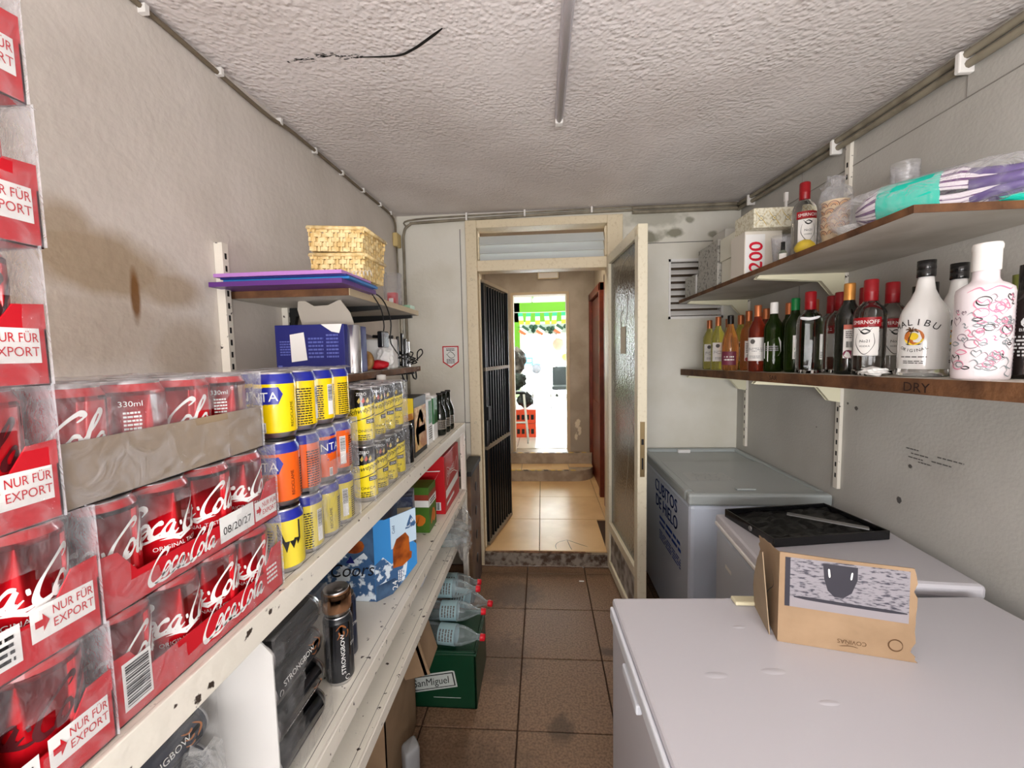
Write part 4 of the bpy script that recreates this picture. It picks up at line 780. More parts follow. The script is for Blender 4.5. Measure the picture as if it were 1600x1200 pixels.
g.box(-.80, -.545, 1.28, 1.284, 0, .40); g.box(-.549, -.545, 1.28, 1.60, 0, .40); g.box(-.80, -.796, 1.28, 1.6, 0, .4); g.box(-.8, -.545, 1.596, 1.6, 0, .4); g.box(-.8, -.545, 1.28, 1.6, 0, .004); g.build('box_body', kraft, p)
T = Matrix.Translation((-.545, 1.50, .40)) @ Matrix.Rotation(.38, 4, 'Y') ; T = Matrix.Translation((-.56, 1.52, .56)) @ Matrix.Rotation(-.25, 4, 'Y')
g = G(); g.box(-.012, .0, -.05, .10, -.20, .02, 0, Matrix.Translation((-.50, 1.5, .53)) @ Matrix.Rotation(-.28, 4, 'Y')); g.box(-.09, .01, -.05, -.046, -.2, .0, 0, Matrix.Translation((-.50, 1.5, .53)) @ Matrix.Rotation(-.28, 4, 'Y')); g.build('raised_flap', kraft, p)
tag(G().lathe([(.001, 0), (.05, 0), (.058, .01), (.062, .13), (.058, .14), (.05, .145), (.001, .147)], 4, (-.515, 1.36, 0), sx=.6, sy=.8).build('storage_tub', M('translucent_tub', (150, 152, 154), .4), bev=.01), 'grey plastic tub on the floor beside the cardboard box', 'tub').location = (.025, 0, 0)
p = thing('plywood_panel', 'brown board with dark round holes standing behind the shelving end', 'board', (-.47, 2.56, 0)); g = G(); g.box(-.50, -.44, 2.44, 2.80, 0, .80); g.build('panel', M('old_ply', (120, 92, 68), .8, col2=(84, 62, 46), nscale=6), p); g = G()
for z in (.2, .36, .52, .68): g.lathe([(.001, 0), (.03, 0), (.03, .003), (.001, .003)], 14, T=Matrix.Translation((-.44, 2.62, z)) @ Matrix.Rotation(PI/2, 4, 'Y'))
g.build('holes', black, p); G().box(-.51, -.432, 2.43, 2.81, .80, .83).build('top_edge', matblk, p)
# ------------------------------------------------------------------ left wall boards
p = thing('wall_shelf_rail', 'chipped white slotted upright on the left wall above the can packs', 'shelf rail', (-.99, 1.25, 1.2))
G().box(-.999, -.972, 1.238, 1.262, .9, 1.895).build('upright', paint, p); g = G()
for k in range(18): g.box(-.9735, -.9715, 1.246, 1.254, 1.2+.038*k, 1.218+.038*k)
g.build('slots', matblk, p)['kind'] = 'stuff'
for y in (1.57, 2.9):
    p = thing('wall_shelf_rail', ('slotted upright behind the blue box on the left wall' if y < 2 else 'slotted upright in the far left corner behind the black cables'), 'shelf rail', (-.99, y, 1.0)); G().box(-.999, -.975, y-.012, y+.012, .9, 1.76 if y < 2 else 1.9).build('upright', paint, p); g = G()
    for k in range(14): g.box(-.9755, -.9745, y-.004, y+.004, 1.2+.038*k, 1.218+.038*k)
    g.build('slots', matblk, p)['kind'] = 'stuff'
for z, l_, nm in ((1.752, 'upper board on the left wall carrying baskets and folders', 'upper'), (1.482, 'lower board on the left wall carrying the blue box', 'lower')):
    p = thing('wall_shelf', l_, 'shelf', (-.8, 1.64, z-.02)); y0 = 1.285 if nm == 'upper' else 1.26; y1 = 2.02
    G().box(-.998, -.60, y0, y1, z-.0225, z).build('board', [boardwhite], p); G().box(-.6, -.5975, y0, y1, z-.0225, z).build('edge_band', wood if z < 1.6 else M('pale_edge', (196, 176, 142), .6), p); G().box(-.998, -.6, y0-.002, y0, z-.0225, z).build('edge_band', wood, p)
    for y in (1.58, 1.985): G().prism([(-.996, z-.023), (-.62, z-.023), (-.62, z-.036), (-.95, z-.055), (-.97, z-.15), (-.996, z-.15)], lambda u, v: (u, y-.01, v), (0, .02, 0)).build('bracket', matblk, p)
# folders
zf = 1.7525; fm = [M('folder_purple', (96, 50, 130), .4), M('folder_navy', (30, 40, 120), .4), M('folder_blue', (30, 120, 190), .35), M('folder_lilac', (186, 130, 206), .35)]
for i, (x0, x1, y0, y1, th, mi, l_, cv) in enumerate(((-.985, -.575, 1.19, 1.44, .014, 0, 'dark purple plastic folder at the bottom of the folder pile', .0), (-.95, -.56, 1.205, 1.42, .007, 2, 'bright blue plastic folder in the middle of the pile', 0), (-.955, -.565, 1.20, 1.42, .005, 1, 'thin navy folder just under the lilac one', .0), (-.968, -.575, 1.19, 1.40, .010, 3, 'lilac plastic folder on top of the pile', .006))):
    g = G(); n = 10; vs = []
    for k in range(n+1):
        x = x0+(x1-x0)*k/n; dz = cv*(1-min(1, abs(k-5)/5))
        dr = 0
        for y in (y0, y1):
            vs += [(x, y, zf+dr*.5), (x, y, zf+th+dz*.3+dr)]
    fs = []
    for k in range(n):
        a = k*4; b = a+4; fs += [(a, b, b+1, a+1), (a+2, a+3, b+3, b+2), (a+1, b+1, b+3, a+3), (a, a+2, b+2, b)]
    fs += [(0, 1, 3, 2), (n*4, n*4+2, n*4+3, n*4+1)]
    g.add(vs, fs); t = g.build('plastic_folder', fm[mi]); tag(t, l_, 'folder', 'folders on the upper left board'); zf += th+.0006
g = G(); 
for k in range(22): x = -.80+k*.0125; g.tube(cat([(x, 1.29, zf), (x+.002, 1.285, zf+.012), (x+.006, 1.295, zf+.013), (x+.006, 1.3, zf)], 3), .0009, 4)
t = thing('spiral_notebook', 'white coil bound notebook lying on the folders', 'notebook', (-.66, 1.38, zf)); g.build('coil', white, t); G().box(-.81, -.58, 1.295, 1.345, zf, zf+.004).build('pages', paper, t)
# woven baskets built strip by strip
def basket(label, cx_, cy, z, wx, wy, h, tilt):
    t = thing('woven_basket', label, 'basket', (cx_, cy, z), 0, 'woven baskets'); g = G(); t.rotation_euler = (0, tilt, 0)
    rows = 5; hh = h/rows; n = 9
    for (ax, ay, L_, rot) in ((0, -wy/2, wx, 0), (0, wy/2, wx, 0), (-wx/2, 0, wy, PI/2), (wx/2, 0, wy, PI/2)):
        T = Matrix.Translation((ax, ay, 0)) @ Matrix.Rotation(rot, 4, 'Z'); st = L_/n
        for r_ in range(rows):
            for k in range(n):
                o_ = .0035 if (k+r_) % 2 else -.0035; fl = 1+.12*(r_/rows)
                g.box((-L_/2+k*st-.002)*fl, (-L_/2+(k+1)*st+.002)*fl, o_-.0012, o_+.0012, r_*hh+.001, (r_+1)*hh-.001, 0, T)
        for k in range(n): g.box((-L_/2+(k+.3)*st), (-L_/2+(k+.7)*st), -.002, .002, 0, h, 0, T)
    g.build('woven_sides', straw, t, world=False)['kind'] = 'stuff'
    g = G()
    for k in range(10): g.box(-wx/2+k*wx/10+.001, -wx/2+(k+1)*wx/10-.001, -wy/2, wy/2, .001+.002*(k % 2), .003+.002*(k % 2))
    g.build('base', straw, t, world=False); f = 1.12; g = G()
    for sx_ in (-1, 1): g.tube([(sx_*wx/2*f, -wy/2*1.05, h), (sx_*wx/2*f, wy/2*1.05, h)], .0065, 6); g.tube([(-wx/2*f, sx_*wy/2*1.05, h), (wx/2*f, sx_*wy/2*1.05, h)], .0065, 6)
    g.build('rim', straw, t, world=False)
basket('lower woven straw basket standing on the lilac folder', -.665, 1.435, zf+.005, .165, .17, .075, .03)
basket('upper woven straw basket nested on the lower one', -.665, 1.435, zf+.089, .17, .18, .075, .06)
# glass jar with red packet
t = thing('glass_jar', 'tall clear glass holding a small red packet beside the baskets', 'jar', (-.665, 1.86, 1.753)); G().lathe([(.001, .006), (.036, .003), (.04, .012), (.042, .15), (.040, .15), (.037, .014), (.001, .01)], 20).build('glass', film('thin_glass', .05, bump=0), t, world=False); g = G(); g.box(-.02, .02, -.02, .012, .013, .065, 0); g.box(-.012, .008, -.0206, -.02, .02, .04, 1); g.build('red_packet', [redcard, paper], t, world=False)
tag(G().box(-.70, -.61, 1.93, 2.0, 1.7525, 1.772).build('food_container', M('clear_green_lid', (150, 190, 160), .3)), 'low container with pale green lid at the far end of the upper board', 'container')
# hanging cable and adaptor
t = thing('power_adaptor', 'black power adaptor hanging on its cable from the upper board', 'adaptor', (-.585, 1.52, 1.57)); G().box(-.597, -.575, 1.487, 1.548, 1.568, 1.628).build('adaptor_block', blk, t, bev=.004)
for pts in ([(-.70, 1.45, 1.80), (-.62, 1.44, 1.785), (-.588, 1.50, 1.72), (-.586, 1.53, 1.66), (-.586, 1.525, 1.63)], [(-.70, 1.47, 1.80), (-.60, 1.53, 1.76), (-.586, 1.60, 1.68), (-.586, 1.59, 1.60), (-.586, 1.62, 1.57), (-.60, 1.75, 1.53), (-.60, 1.88, 1.51)]): G().tube(cat(pts), .0025, 6).build('cable', matblk, t)
# blue box and clutter on lower board
t = thing('open_blue_box', 'open navy blue carton with a torn pale lid and white sticker', 'box', (-.75, 1.37, 1.483)); g = G(); g.box(-.855, -.625, 1.29, 1.46, 1.483, 1.642, 0)
mp = mY(-.855, 1.2894, 1.483); g.flat([(.052, .04), (.105, .046), (.097, .135), (.05, .128)], mp, 1); fine(g, mp, .015, .05, .06, .11, 6, 2, 3); fine(g, mp, .11, .16, .05, .12, 6, 2, 4); fine(g, mp, .17, .21, .05, .13, 7, 2, 5); g.quad(mp, .006, .02, .01, .03, 2); g.build('box_body', [navy, paper, M('pale_blue_print', (90, 100, 180), .6)], t, bev=.002)
g = G(); g.flat([(.155, .159), (.19, .135), (.215, .13), (.225, .159)], lambda u, v: (-.855+u, 1.2885, 1.483+v), 0); g.build('torn_corner', paper, t)
g = G(); g.prism([(.03, 0), (.215, 0), (.205, .045), (.175, .09), (.13, .072), (.08, .07), (.04, .095), (.025, .085), (.02, .06)], lambda u, v: (-.855+u, 1.40-v*.15, 1.642+v), (0, .003, 0)); g.build('torn_lid', M('grey_card', (188, 180, 168), .8), t)
G().lathe([(.025, 0), (.025, .155), (.02, .157)], 16, (-.618, 1.335, 1.484)).build('foil_roll', M('foil', (210, 212, 216), .2, .9), t)
t = thing('paper_bag', 'white paper bag printed with black marks on the lower left board', 'bag', (-.74, 1.74, 1.483)); T = Matrix.Translation((-.72, 1.74, 1.483)); g = G(); g.box(-.10, .10, -.03, .03, 0, .125, 0, T); mp = mY(-.82, 1.7094, 1.483); r2 = random.Random(4)
for k in range(14): u, v = r2.uniform(.0, .19), r2.uniform(.01, .11); g.stroke([(u, v), (u+r2.uniform(-.02, .02), v+r2.uniform(-.015, .015))], .002, .005, mp, 1)
g.build('bag_body', [paper, matblk], t, bev=.006)
t = thing('tape_roll', 'roll of brown tape standing on edge beside the blue box', 'tape', (-.665, 1.52, 1.483)); G().lathe([(.022, -.012), (.036, -.012), (.036, .012), (.022, .012), (.022, -.012)], 20, T=Matrix.Translation((-.66, 1.52, 1.52)) @ Matrix.Rotation(1.25, 4, 'Z') @ Matrix.Rotation(PI/2, 4, 'X')).build('roll', M('brown_tape', (170, 130, 80), .4), t)
tag(blob('red_pouch', redcard, None, (-.645, 1.60, 1.502), (.045, .03, .018), 5, .2), 'soft red pouch lying in front of the printed bag', 'pouch')
tag(blob('crumpled_paper', paper, None, (-.635, 1.665, 1.527), (.032, .03, .040), 7, .3), 'crumpled white paper bundle at the front of the lower left board', 'paper')
t = thing('hand_tool', 'black handled tool with a grey blade lying on the printed bag', 'tool', (-.7, 1.66, 1.61)); G().tube([(-.70, 1.70, 1.618), (-.615, 1.70, 1.614)], .007, 8).build('handle', matblk, t); G().prism([(-.79, 1.611), (-.76, 1.64), (-.70, 1.62), (-.70, 1.611)], lambda u, v: (u, 1.70, v), (0, .004, 0)).build('blade', M('grey_blade', (130, 120, 118), .5), t)
t = thing('cable_coil', 'tangle of black cables and plugs at the end of the lower left board', 'cable', (-.63, 1.9, 1.483))
r2 = random.Random(8)
for k in range(5):
    c = Vector((-.64, 1.90+.01*k, 1.515)); G().tube(cat([c+Vector((r2.uniform(-.03, .03)+.03*math.cos(a), .04*math.cos(a+k), .03*math.sin(a)+r2.uniform(0, .012))) for a in [q*.8 for q in range(9)]]), .003, 5).build('cable', matblk, t)
G().tube(cat([(-.61, 1.93, 1.50), (-.60, 1.99, 1.52), (-.585, 2.02, 1.545), (-.585, 2.0, 1.565), (-.595, 1.97, 1.55), (-.60, 1.985, 1.51)]), .003, 5).build('cable', matblk, t)
for x, y, h in ((-.655, 1.87, .14), (-.64, 1.885, .155), (-.63, 1.90, .13)): G().box(x-.006, x+.006, y-.006, y+.006, 1.484, 1.484+h).build('plug', blk, t, bev=.003)
G().box(-.625, -.615, 1.905, 1.915, 1.484, 1.60).build('steel_rod', alu, t)
t = thing('black_bracket', 'black hooks hanging under the lower left board', 'hook', (-.65, 1.8, 1.42))
for y in (1.78, 1.92): G().tube(cat([(-.61, y, 1.458), (-.605, y+.01, 1.43), (-.605, y+.05, 1.425), (-.61, y+.06, 1.458)]), .004, 5).build('hook', matblk, t)
G().box(-.72, -.63, 1.36, 1.40, 1.425, 1.458).build('plate', matblk, t)
# ------------------------------------------------------------------ freezers on the right
def fz(t, L, W, H, lidh, body, lidm, over=.012):
    G().box(0, L, 0, W, .03, H-lidh-.006).build('body', body, t, world=False, bev=.012)
    G().box(.02, L-.02, .02, W-.02, 0, .035).build('plinth', matblk, t, world=False)
    G().box(.006, L-.006, .006, W-.006, H-lidh-.008, H-lidh).build('seal', gasket, t, world=False)
t = thing('chest_freezer', 'large plain white chest freezer nearest the camera with dented lid', 'freezer', (.262, -.619, 0), .0)
fzm = fridge
L1, W1, H1 = .985, 1.735, .862
fz(t, L1, W1, H1, .05, fridge, fridge)
# dented lid
g = G(); n = 40; vs = []; r2 = random.Random(11); dents = [(r2.uniform(.1, .5), r2.uniform(1.2, 1.68), r2.uniform(.01, .02), r2.choice((-.0016, .0018))) for _ in range(6)]
for i in range(n+1):
    for j in range(n+1):
        x, y = L1*i/n, .5+(W1-.5)*j/n; z = .0
        vs.append((x, y, H1))
g.box(0, L1, 0, W1, H1-.05, H1); g.build('lid', [fridge], t, world=False, bev=.008)
g = G()
for x, y, rr_, s_ in dents: g.lathe([(rr_, 0), (rr_*.8, .0003), (rr_*.5, .0007), (.0001, .0009)], 12, (x, y, H1), sx=1.4, sy=.5)
g.build('lid_dents', fridge, t, world=False)['kind'] = 'stuff'
G().box(-.010, .0, .02, W1-.02, H1-.045, H1-.012).build('lid_trim', M('white_plastic', (224, 228, 236), .3), t, world=False, bev=.004)
G().box(-.014, .0, 1.44, 1.56, H1-.075, H1-.052).build('handle', M('white_plastic2', (222, 226, 234), .3), t, world=False, bev=.004)
t.rotation_euler = (0, 0, .045)
t = thing('plastic_strip', 'short beige plastic strip poking over the far edge of the near freezer', 'strip', (.50, 1.10, .863)); G().box(.50, .66, 1.085, 1.118, .8635, .874).build('strip_body', M('beige_plastic', (216, 208, 176), .4), t, bev=.004)
t = thing('chest_freezer', 'middle white freezer carrying the black tray against the right wall', 'freezer', (.668, 1.235, 0), -.07)
fz(t, .55, .47, .870, .045, fridge2, fridge); G().box(-.004, .555, -.004, .474, .825, .870).build('lid', fridge, t, world=False, bev=.012)
g = G(); g.box(-.012, -.004, .05, .45, .835, .848); g.build('handle', white, t, world=False, bev=.003); G().quad(lambda u, v: (-.0008, u, v), .30, .36, .70, .715).build('rating_label', paper, t, world=False)
t = thing('chest_freezer', 'far grey lidded ice freezer with blue lettering on its side', 'freezer', (.688, 1.965, 0))
Lf, Wf, Hf = .635, .945, .862; fbl = M('ice_freezer_body', (214, 224, 240), .22, coat=.3)
G().box(0, Lf, 0, Wf, .03, Hf-.055).build('body', fbl, t, world=False, bev=.02); G().box(.02, Lf-.02, .02, Wf-.02, 0, .03).build('plinth', matblk, t, world=False)
g = G(); gl = M('grey_lid_frame', (178, 186, 186), .35); e = .045
for b in ((-.008, Lf, -.008, e), (-.008, Lf, Wf-e, Wf)): g.box(b[0], b[1], b[2], b[3], Hf-.058, Hf)
for b in ((-.008, e-.01), (Lf-e+.01, Lf)): g.box(b[0], b[1], e, Wf-e, Hf-.058, Hf)
g.build('lid_frame', gl, t, world=False, bev=.012)
G().box(e-.01, Lf-e+.01, e, .60, Hf-.03, Hf-.006).build('sliding_lid', M('grey_lid_panel', (190, 196, 196), .4), t, world=False, bev=.002)
G().box(e-.01, Lf-e+.01, .58, Wf-e, Hf-.045, Hf-.018).build('sliding_lid', M('grey_lid_panel2', (184, 190, 190), .4), t, world=False, bev=.002)
G().box(.24, .33, .06, .09, Hf-.006, Hf+.004).build('handle', gl, t, world=False, bev=.004); G().box(.22, .30, Wf-.085, Wf-.06, Hf-.018, Hf+.003).build('handle', paper, t, world=False, bev=.004)
g = G(); fine(g, mTop(.08, .22, Hf-.0052), .0, .22, 0, .14, 6, 0, 5); g.build('worn_label', M('worn_label_white', (214, 216, 214), .5), t, world=False)
g = G(); mp = lambda u, v: (-.0008, .58-u, v); bt = M('freezer_blue_text', (20, 70, 170), .4)
[(g.text('CUBITOS', .10, lambda u, v, d=d: mp(u-.02+d, .69+v+d*.6), 0, xs=1.02), g.text('DE HIELO', .10, lambda u, v, d=d: mp(u+d, .60+v+d*.6), 0, xs=.95)) for d in (0, .0025, .005)]; fine(g, mp, .08, .46, .50, .57, 2, 0, 2); fine(g, mp, .08, .46, .42, .48, 4, 0, 4); g.build('lettering', bt, t, world=False)
# black tray on the middle freezer
t = thing('black_tray', 'shallow black plastic tray with crumpled black plastic on the middle freezer', 'tray', (.955, 1.575, .8705), .17); wx, wy = .215, .135; T0 = matblk
g = G(); g.box(-wx, wx, -wy, wy, 0, .004); g.box(-wx, wx, -wy, -wy+.006, 0, .032); g.box(-wx, wx, wy-.006, wy, 0, .032); g.box(-wx, -wx+.006, -wy, wy, 0, .032); g.box(wx-.006, wx, -wy, wy, 0, .032); g.build('tray_body', blk, t, world=False, bev=.002)
g = G(); n = 16
vs = []; 
for i in range(n+1):
    for j in range(n+1):
        x, y = -wx+.01+(2*wx-.02)*i/n, -wy+.01+(2*wy-.02)*j/n; vs.append((x, y, .012+.018*abs(noise.noise(Vector((x*14, y*14, 1))))+.012*noise.noise(Vector((x*40, y*40, 4)))))
g.add(vs, [(i*(n+1)+j, (i+1)*(n+1)+j, (i+1)*(n+1)+j+1, i*(n+1)+j+1) for i in range(n) for j in range(n)]); g.build('crumpled_plastic', M('black_sack', (8, 8, 9), .45), t, world=False)
G().box(-.02, .22, -.012, .012, .030, .034, 0, Matrix.Translation((.0, .04, 0)) @ Matrix.Rotation(-.75, 4, 'Z')).build('grey_divider', steel, t, world=False)
G().lathe([(.001, 0), (.009, 0), (.009, .003), (.001, .003)], 12, T=Matrix.Translation((-wx-.0005, -.02, .018)) @ Matrix.Rotation(-PI/2, 4, 'Y')).build('rivet', steel, t, world=False)
# torn wine box
t = thing('cardboard_box', 'torn brown wine box with a grey picture and upside down lettering on the near freezer', 'box', (.535, .955, .8625), math.atan2(-.058, .257))
def jag(pts, seed, amp=.006):
    r3 = random.Random(seed); out = []
    for (a, b), (c, d) in zip(pts, pts[1:]):
        for k in range(6): out.append((a+(c-a)*k/6+(r3.uniform(-amp, amp) if k else 0), b+(d-b)*k/6+(r3.uniform(-amp, amp)*.5 if k else 0)))
    out.append(pts[-1]); return out
Wb, Hb, Db = .262, .212, .145
rt = jag([(Wb, .0), (Wb-.012, .03), (Wb-.006, .11), (Wb-.012, .205)], 3); G().prism([(0, 0)]+rt+[(Wb-.012, .205), (.12, .207), (0, Hb)], lambda u, v: (u, v*.02, v), (0, .003, 0)).build('front_panel', kraft, t, world=False)
lf = jag([(Db, 0), (Db+.01, .08), (Db-.012, .12), (Db-.005, .19), (.03, Hb-.006)], 6, .008); G().prism([(0, 0)]+lf+[(0, Hb)], lambda u, v: (-.0005-.06*u*v/Hb, u, v), (.003, 0, 0)).build('side_panel', kraft, t, world=False)
G().prism([(.0, 0), (.115, 0), (.11, .06), (.09, .10), (.05, .16), (.02, .19), (0, .2)], lambda u, v: (-.012-.10*v/Hb*.2-.03*u, .02+u, v), (.002, 0, 0)).build('torn_flap', kraftd, t, world=False)
G().box(0, Wb-.01, 0, Db, 0, .003).build('base_panel', kraft, t, world=False)
pic = M('printed_grey_wall', (136, 132, 138), .6, col2=(56, 54, 66), nscale=95, lo=.50, hi=.64); nt = pic.node_tree
for n_ in nt.nodes:
    if n_.type == 'TEX_NOISE':
        mpn = nt.nodes.new('ShaderNodeMapping'); mpn.inputs['Scale'].default_value = (.7, 1, 2.4); tc = [q for q in nt.nodes if q.type == 'TEX_COORD'][0]; nt.links.new(tc.outputs['Object'], mpn.inputs[0]); nt.links.new(mpn.outputs[0], n_.inputs['Vector'])
g = G(); fpn = lambda d: (lambda u, v: (u, v*.02-d, v)); g.flat([(.012, .088), (.243, .088-.004), (.243, .198), (.012, .202)], fpn(.0006), 0); g.flat([(.012, .088), (.022, .088), (.022, .201), (.012, .202)], fpn(.001), 1)
g.flat([(.085, .196), (.150, .194), (.150, .165), (.140, .135), (.125, .122), (.108, .122), (.095, .135), (.088, .16)], fpn(.001), 1); g.flat([(.012, .088), (.243, .084), (.243, .105), (.012, .110)], fpn(.0009), 3); g.stroke([(.03, .112), (.12, .108), (.24, .105)], .004, .008, fpn(.0012), 1)
g.stroke([(.096, .185), (.098, .165)], .003, .004, fpn(.0014), 2); g.stroke([(.138, .165), (.140, .182)], .003, .004, fpn(.0014), 2)
g.text('COVIÑAS', .0135, lambda u, v: fpn(.0008)(.17-u, .028-v), 4, xs=.95); g.stroke([(.12, .012), (.14, .015), (.155, .013)], .0008, .0016, fpn(.0008), 4)
g.stroke([(.222+.0125*math.cos(a), .032+.0125*math.sin(a)) for a in [k*.42 for k in range(16)]], .002, .0028, fpn(.0008), 4)
g.build('box_print', [pic, M('print_dark', (40, 38, 48), .6), paper, M('print_grey', (140, 134, 138), .6), M('brown_ink', (84, 56, 28), .7)], t, world=False)
g = G(); g.stroke([(.05, .15), (.03, .12), (.06, .09), (.09, .06)], .001, .002, lambda u, v: (-.002-.06*u*v/Hb, u, v), 0); g.build('side_print', black, t, world=False)
# ------------------------------------------------------------------ right wall boards
def zl(y): return 1.485-.0275*y
def zu(y): return 1.898-.0113*y
for nm, zf_, th, x0, y0, y1, l_ in (('lower', zl, .040, .945, -.2, 2.91, 'thick raw edged board on the right wall holding the row of bottles'), ('upper', zu, .020, .925, 1.13, 2.90, 'thin upper board on the right wall holding boxes cups and mop')):
    p = thing('wall_shelf', l_, 'shelf', (1.13, 1.5, zf_(1.5)))
    x1 = 1.326
    def slab(a, b, off=0):
        return G().add([(a, y0+off, zf_(y0)-th), (b, y0+off, zf_(y0)-th), (b, y1, zf_(y1)-th), (a, y1, zf_(y1)-th), (a, y0+off, zf_(y0)), (b, y0+off, zf_(y0)), (b, y1, zf_(y1)), (a, y1, zf_(y1))], [(3, 2, 1, 0), (4, 5, 6, 7), (0, 1, 5, 4), (1, 2, 6, 5), (2, 3, 7, 6), (3, 0, 4, 7)])
    slab(x0+.002, x1).build('board', boardwhite, p); slab(x0, x0+.002).build('raw_edge', wood, p)
    if nm == 'upper': G().box(x0, x1, y0-.002, y0, zf_(y0)-th, zf_(y0)).build('raw_edge', wood, p)
    else:
        g = G(); g.text('DRY', .034, lambda u, v: (x0-.0008, 1.155-u, zf_(1.12)-.034+v), 0, xs=1.15); g.text('SAR', .026, lambda u, v: (x0-.0008, 1.80-u, zf_(1.75)-.030+v), 0, xs=1.3); g.build('scrawled_lettering', M('burnt_ink', (40, 22, 14), .8), p)['kind'] = 'stuff'
    for y in (1.94, 2.79): G().prism([(1.326, -th-.001), (.96, -th-.001), (.95, -th-.012), (1.22, -th-.030), (1.27, -th-.09), (1.326, -th-.10)], lambda u, v: (u, y-.012, zf_(y)+v), (0, .024, 0)).build('bracket', M('cream_bracket', (232, 228, 200), .4), p, bev=.002)
for y, z0, l_ in ((1.94, .9, 'slotted upright on the right wall reaching up to the pipes'), (2.79, .9, 'slotted upright on the right wall nearest the far corner')):
    p = thing('wall_shelf_rail', l_, 'shelf rail', (1.32, y, z0)); G().box(1.315, 1.3295, y-.013, y+.013, z0, 2.36 if y > 2 else 2.42).build('upright', paint, p); g = G()
    for k in range(28): g.box(1.3142, 1.3151, y-.004, y+.004, z0+.05+.05*k, z0+.07+.05*k)
    g.build('slots', matblk, p)['kind'] = 'stuff'
# ------------------------------------------------------------------ bottles on the lower board
def glassm(name, c, rough=.04, tr=.85, ior=1.3): return M(name, c, rough, trans=tr, ior=ior)
gw = glassm('white_wine', (246, 242, 150)); gr = glassm('rose_wine', (246, 178, 116)); gd = glassm('deep_rose', (190, 84, 60)); gg = glassm('green_glass', (40, 60, 18), tr=.6); gk = M('near_black_glass', (16, 20, 14), .08, spec=.8); gv = clear; gam = glassm('amber_spirit', (120, 34, 14), tr=.6)
cop = M('copper_foil', (196, 118, 76), .35, .6); gold = M('gold_foil', (214, 150, 76), .35, .6); lab_m = M('label_white', (236, 234, 230), .6)
def winep(r=.037, h=.30): return [(.001, .010), (r*.5, .008), (r*.8, .0), (r*.97, .003), (r, .012), (r, h*.60), (r*.95, h*.66), (r*.75, h*.72), (r*.47, h*.78), (.0145, h*.84), (.0138, h-.006), (.0138, h), (.001, h)]
def burg(r=.041, h=.30): return [(.001, .010), (r*.8, .0), (r, .006), (r, h*.44), (r*.94, h*.54), (r*.72, h*.66), (r*.5, h*.75), (.0145, h*.84), (.0138, h), (.001, h)]
def capp(h, l=.05, r=.0152): return [(r, h-l), (r, h-.003), (r-.001, h+.001), (.001, h+.001)]
def wl_a(r, z0=.05, z1=.155, w=.042, disc=True):
    def f(g):
        g.quad(mCyl(r+.0006, 0, 0), -w, w, z0, z1, 0, 10); m = mCyl(r+.001, 0, 0)
        if disc: g.flat([(-.012+.011*math.cos(a), z1-.018+.011*math.sin(a)) for a in [k*.6 for k in range(10)]], m, 1)
        fine(g, m, -w*.8, w*.7, z0+.04, z0+.06, 3, 2, 3); fine(g, m, -w*.6, w*.5, z0+.01, z0+.025, 2, 2, 4)
    return f
LM = [lab_m, ink, M('label_grey_text', (150, 148, 150), .6), dred, black]
def put(name, label, x, y, prof, gm, cp, cm, labs, group, da=0, **k): return bottle(name, label, 'bottle', (x, y, zl(y)+.0005), toward(x, y)+da, prof, gm, cp, cm, labs, group=group, **k)
wg = 'wine bottles on the lower right board'
P0 = winep(); spec = [
 (1.035, 2.66, 'white wine bottle nearest the far end of the lower board'), (1.005, 2.46, 'white wine bottle second from the far end, in the front row'), (1.12, 2.60, 'white wine bottle in the back row between the first two'), (1.15, 2.50, 'white wine bottle in the back row behind the black capped one'), (1.10, 2.40, 'white wine bottle partly behind the black capped rose bottle')]
first = None
for x, y, l_ in spec:
    if first is None: first = put('wine_bottle', l_, x, y, P0, gw, capp(.30), cop, [(wl_a(.037), LM, 'front_label')], wg, .3)
    else: dup(first, (x, y, zl(y)+.0005), toward(x, y)+.3, l_)
put('wine_bottle', 'sloping rose bottle with a black cap and purple label', .990, 2.27, burg(.041, .285), gr, capp(.287, .045, .0155), blk, [((lambda g: (g.quad(mCyl(.0417, 0, 0), -.05, .03, .03, .10, 0, 10), fine(g, mCyl(.0421, 0, 0), -.03, .02, .05, .08, 2, 1, 2))), [M('plum_label', (120, 50, 70), .5), lab_m], 'front_label')], wg)
def lab_back(g): g.quad(mCyl(.0376, 0, 0), -.016, .026, .05, .15, 0, 8); fine(g, mCyl(.038, 0, 0), -.01, .02, .09, .14, 6, 1, 3); barcode(g, mCyl(.038, 0, 0), -.006, .018, .068, .083, 4, 2); g.flat([(-.004+.010*math.cos(a), .058+.010*math.sin(a)) for a in [k*.6 for k in range(10)]], mCyl(.0382, 0, 0), 3)
f2 = None
for x, y, l_ in ((1.05, 2.205, 'orange rose wine bottle with a barcode label right of the black capped one'), (1.21, 2.44, 'rose wine bottle at the back against the wall'), (1.14, 2.28, 'rose wine bottle behind the barcode labelled one')):
    if f2 is None: f2 = put('wine_bottle', l_, x, y, P0, gr, capp(.30), cop, [(lab_back, LM, 'back_label')], wg)
    else: dup(f2, (x, y, zl(y)+.0005), toward(x, y)+1.5, l_)
f3 = put('wine_bottle', 'dark rose wine bottle with a white label left of the white capped bottle', .985, 1.985, P0, gd, capp(.30), cop, [(wl_a(.037), LM, 'front_label')], wg, -.2)
for x, y, l_ in ((1.09, 2.12, 'dark rose wine bottle hidden behind its front neighbour'), (1.225, 2.16, 'dark rose wine bottle in the back row near the wall')): dup(f3, (x, y, zl(y)+.0005), toward(x, y), l_)
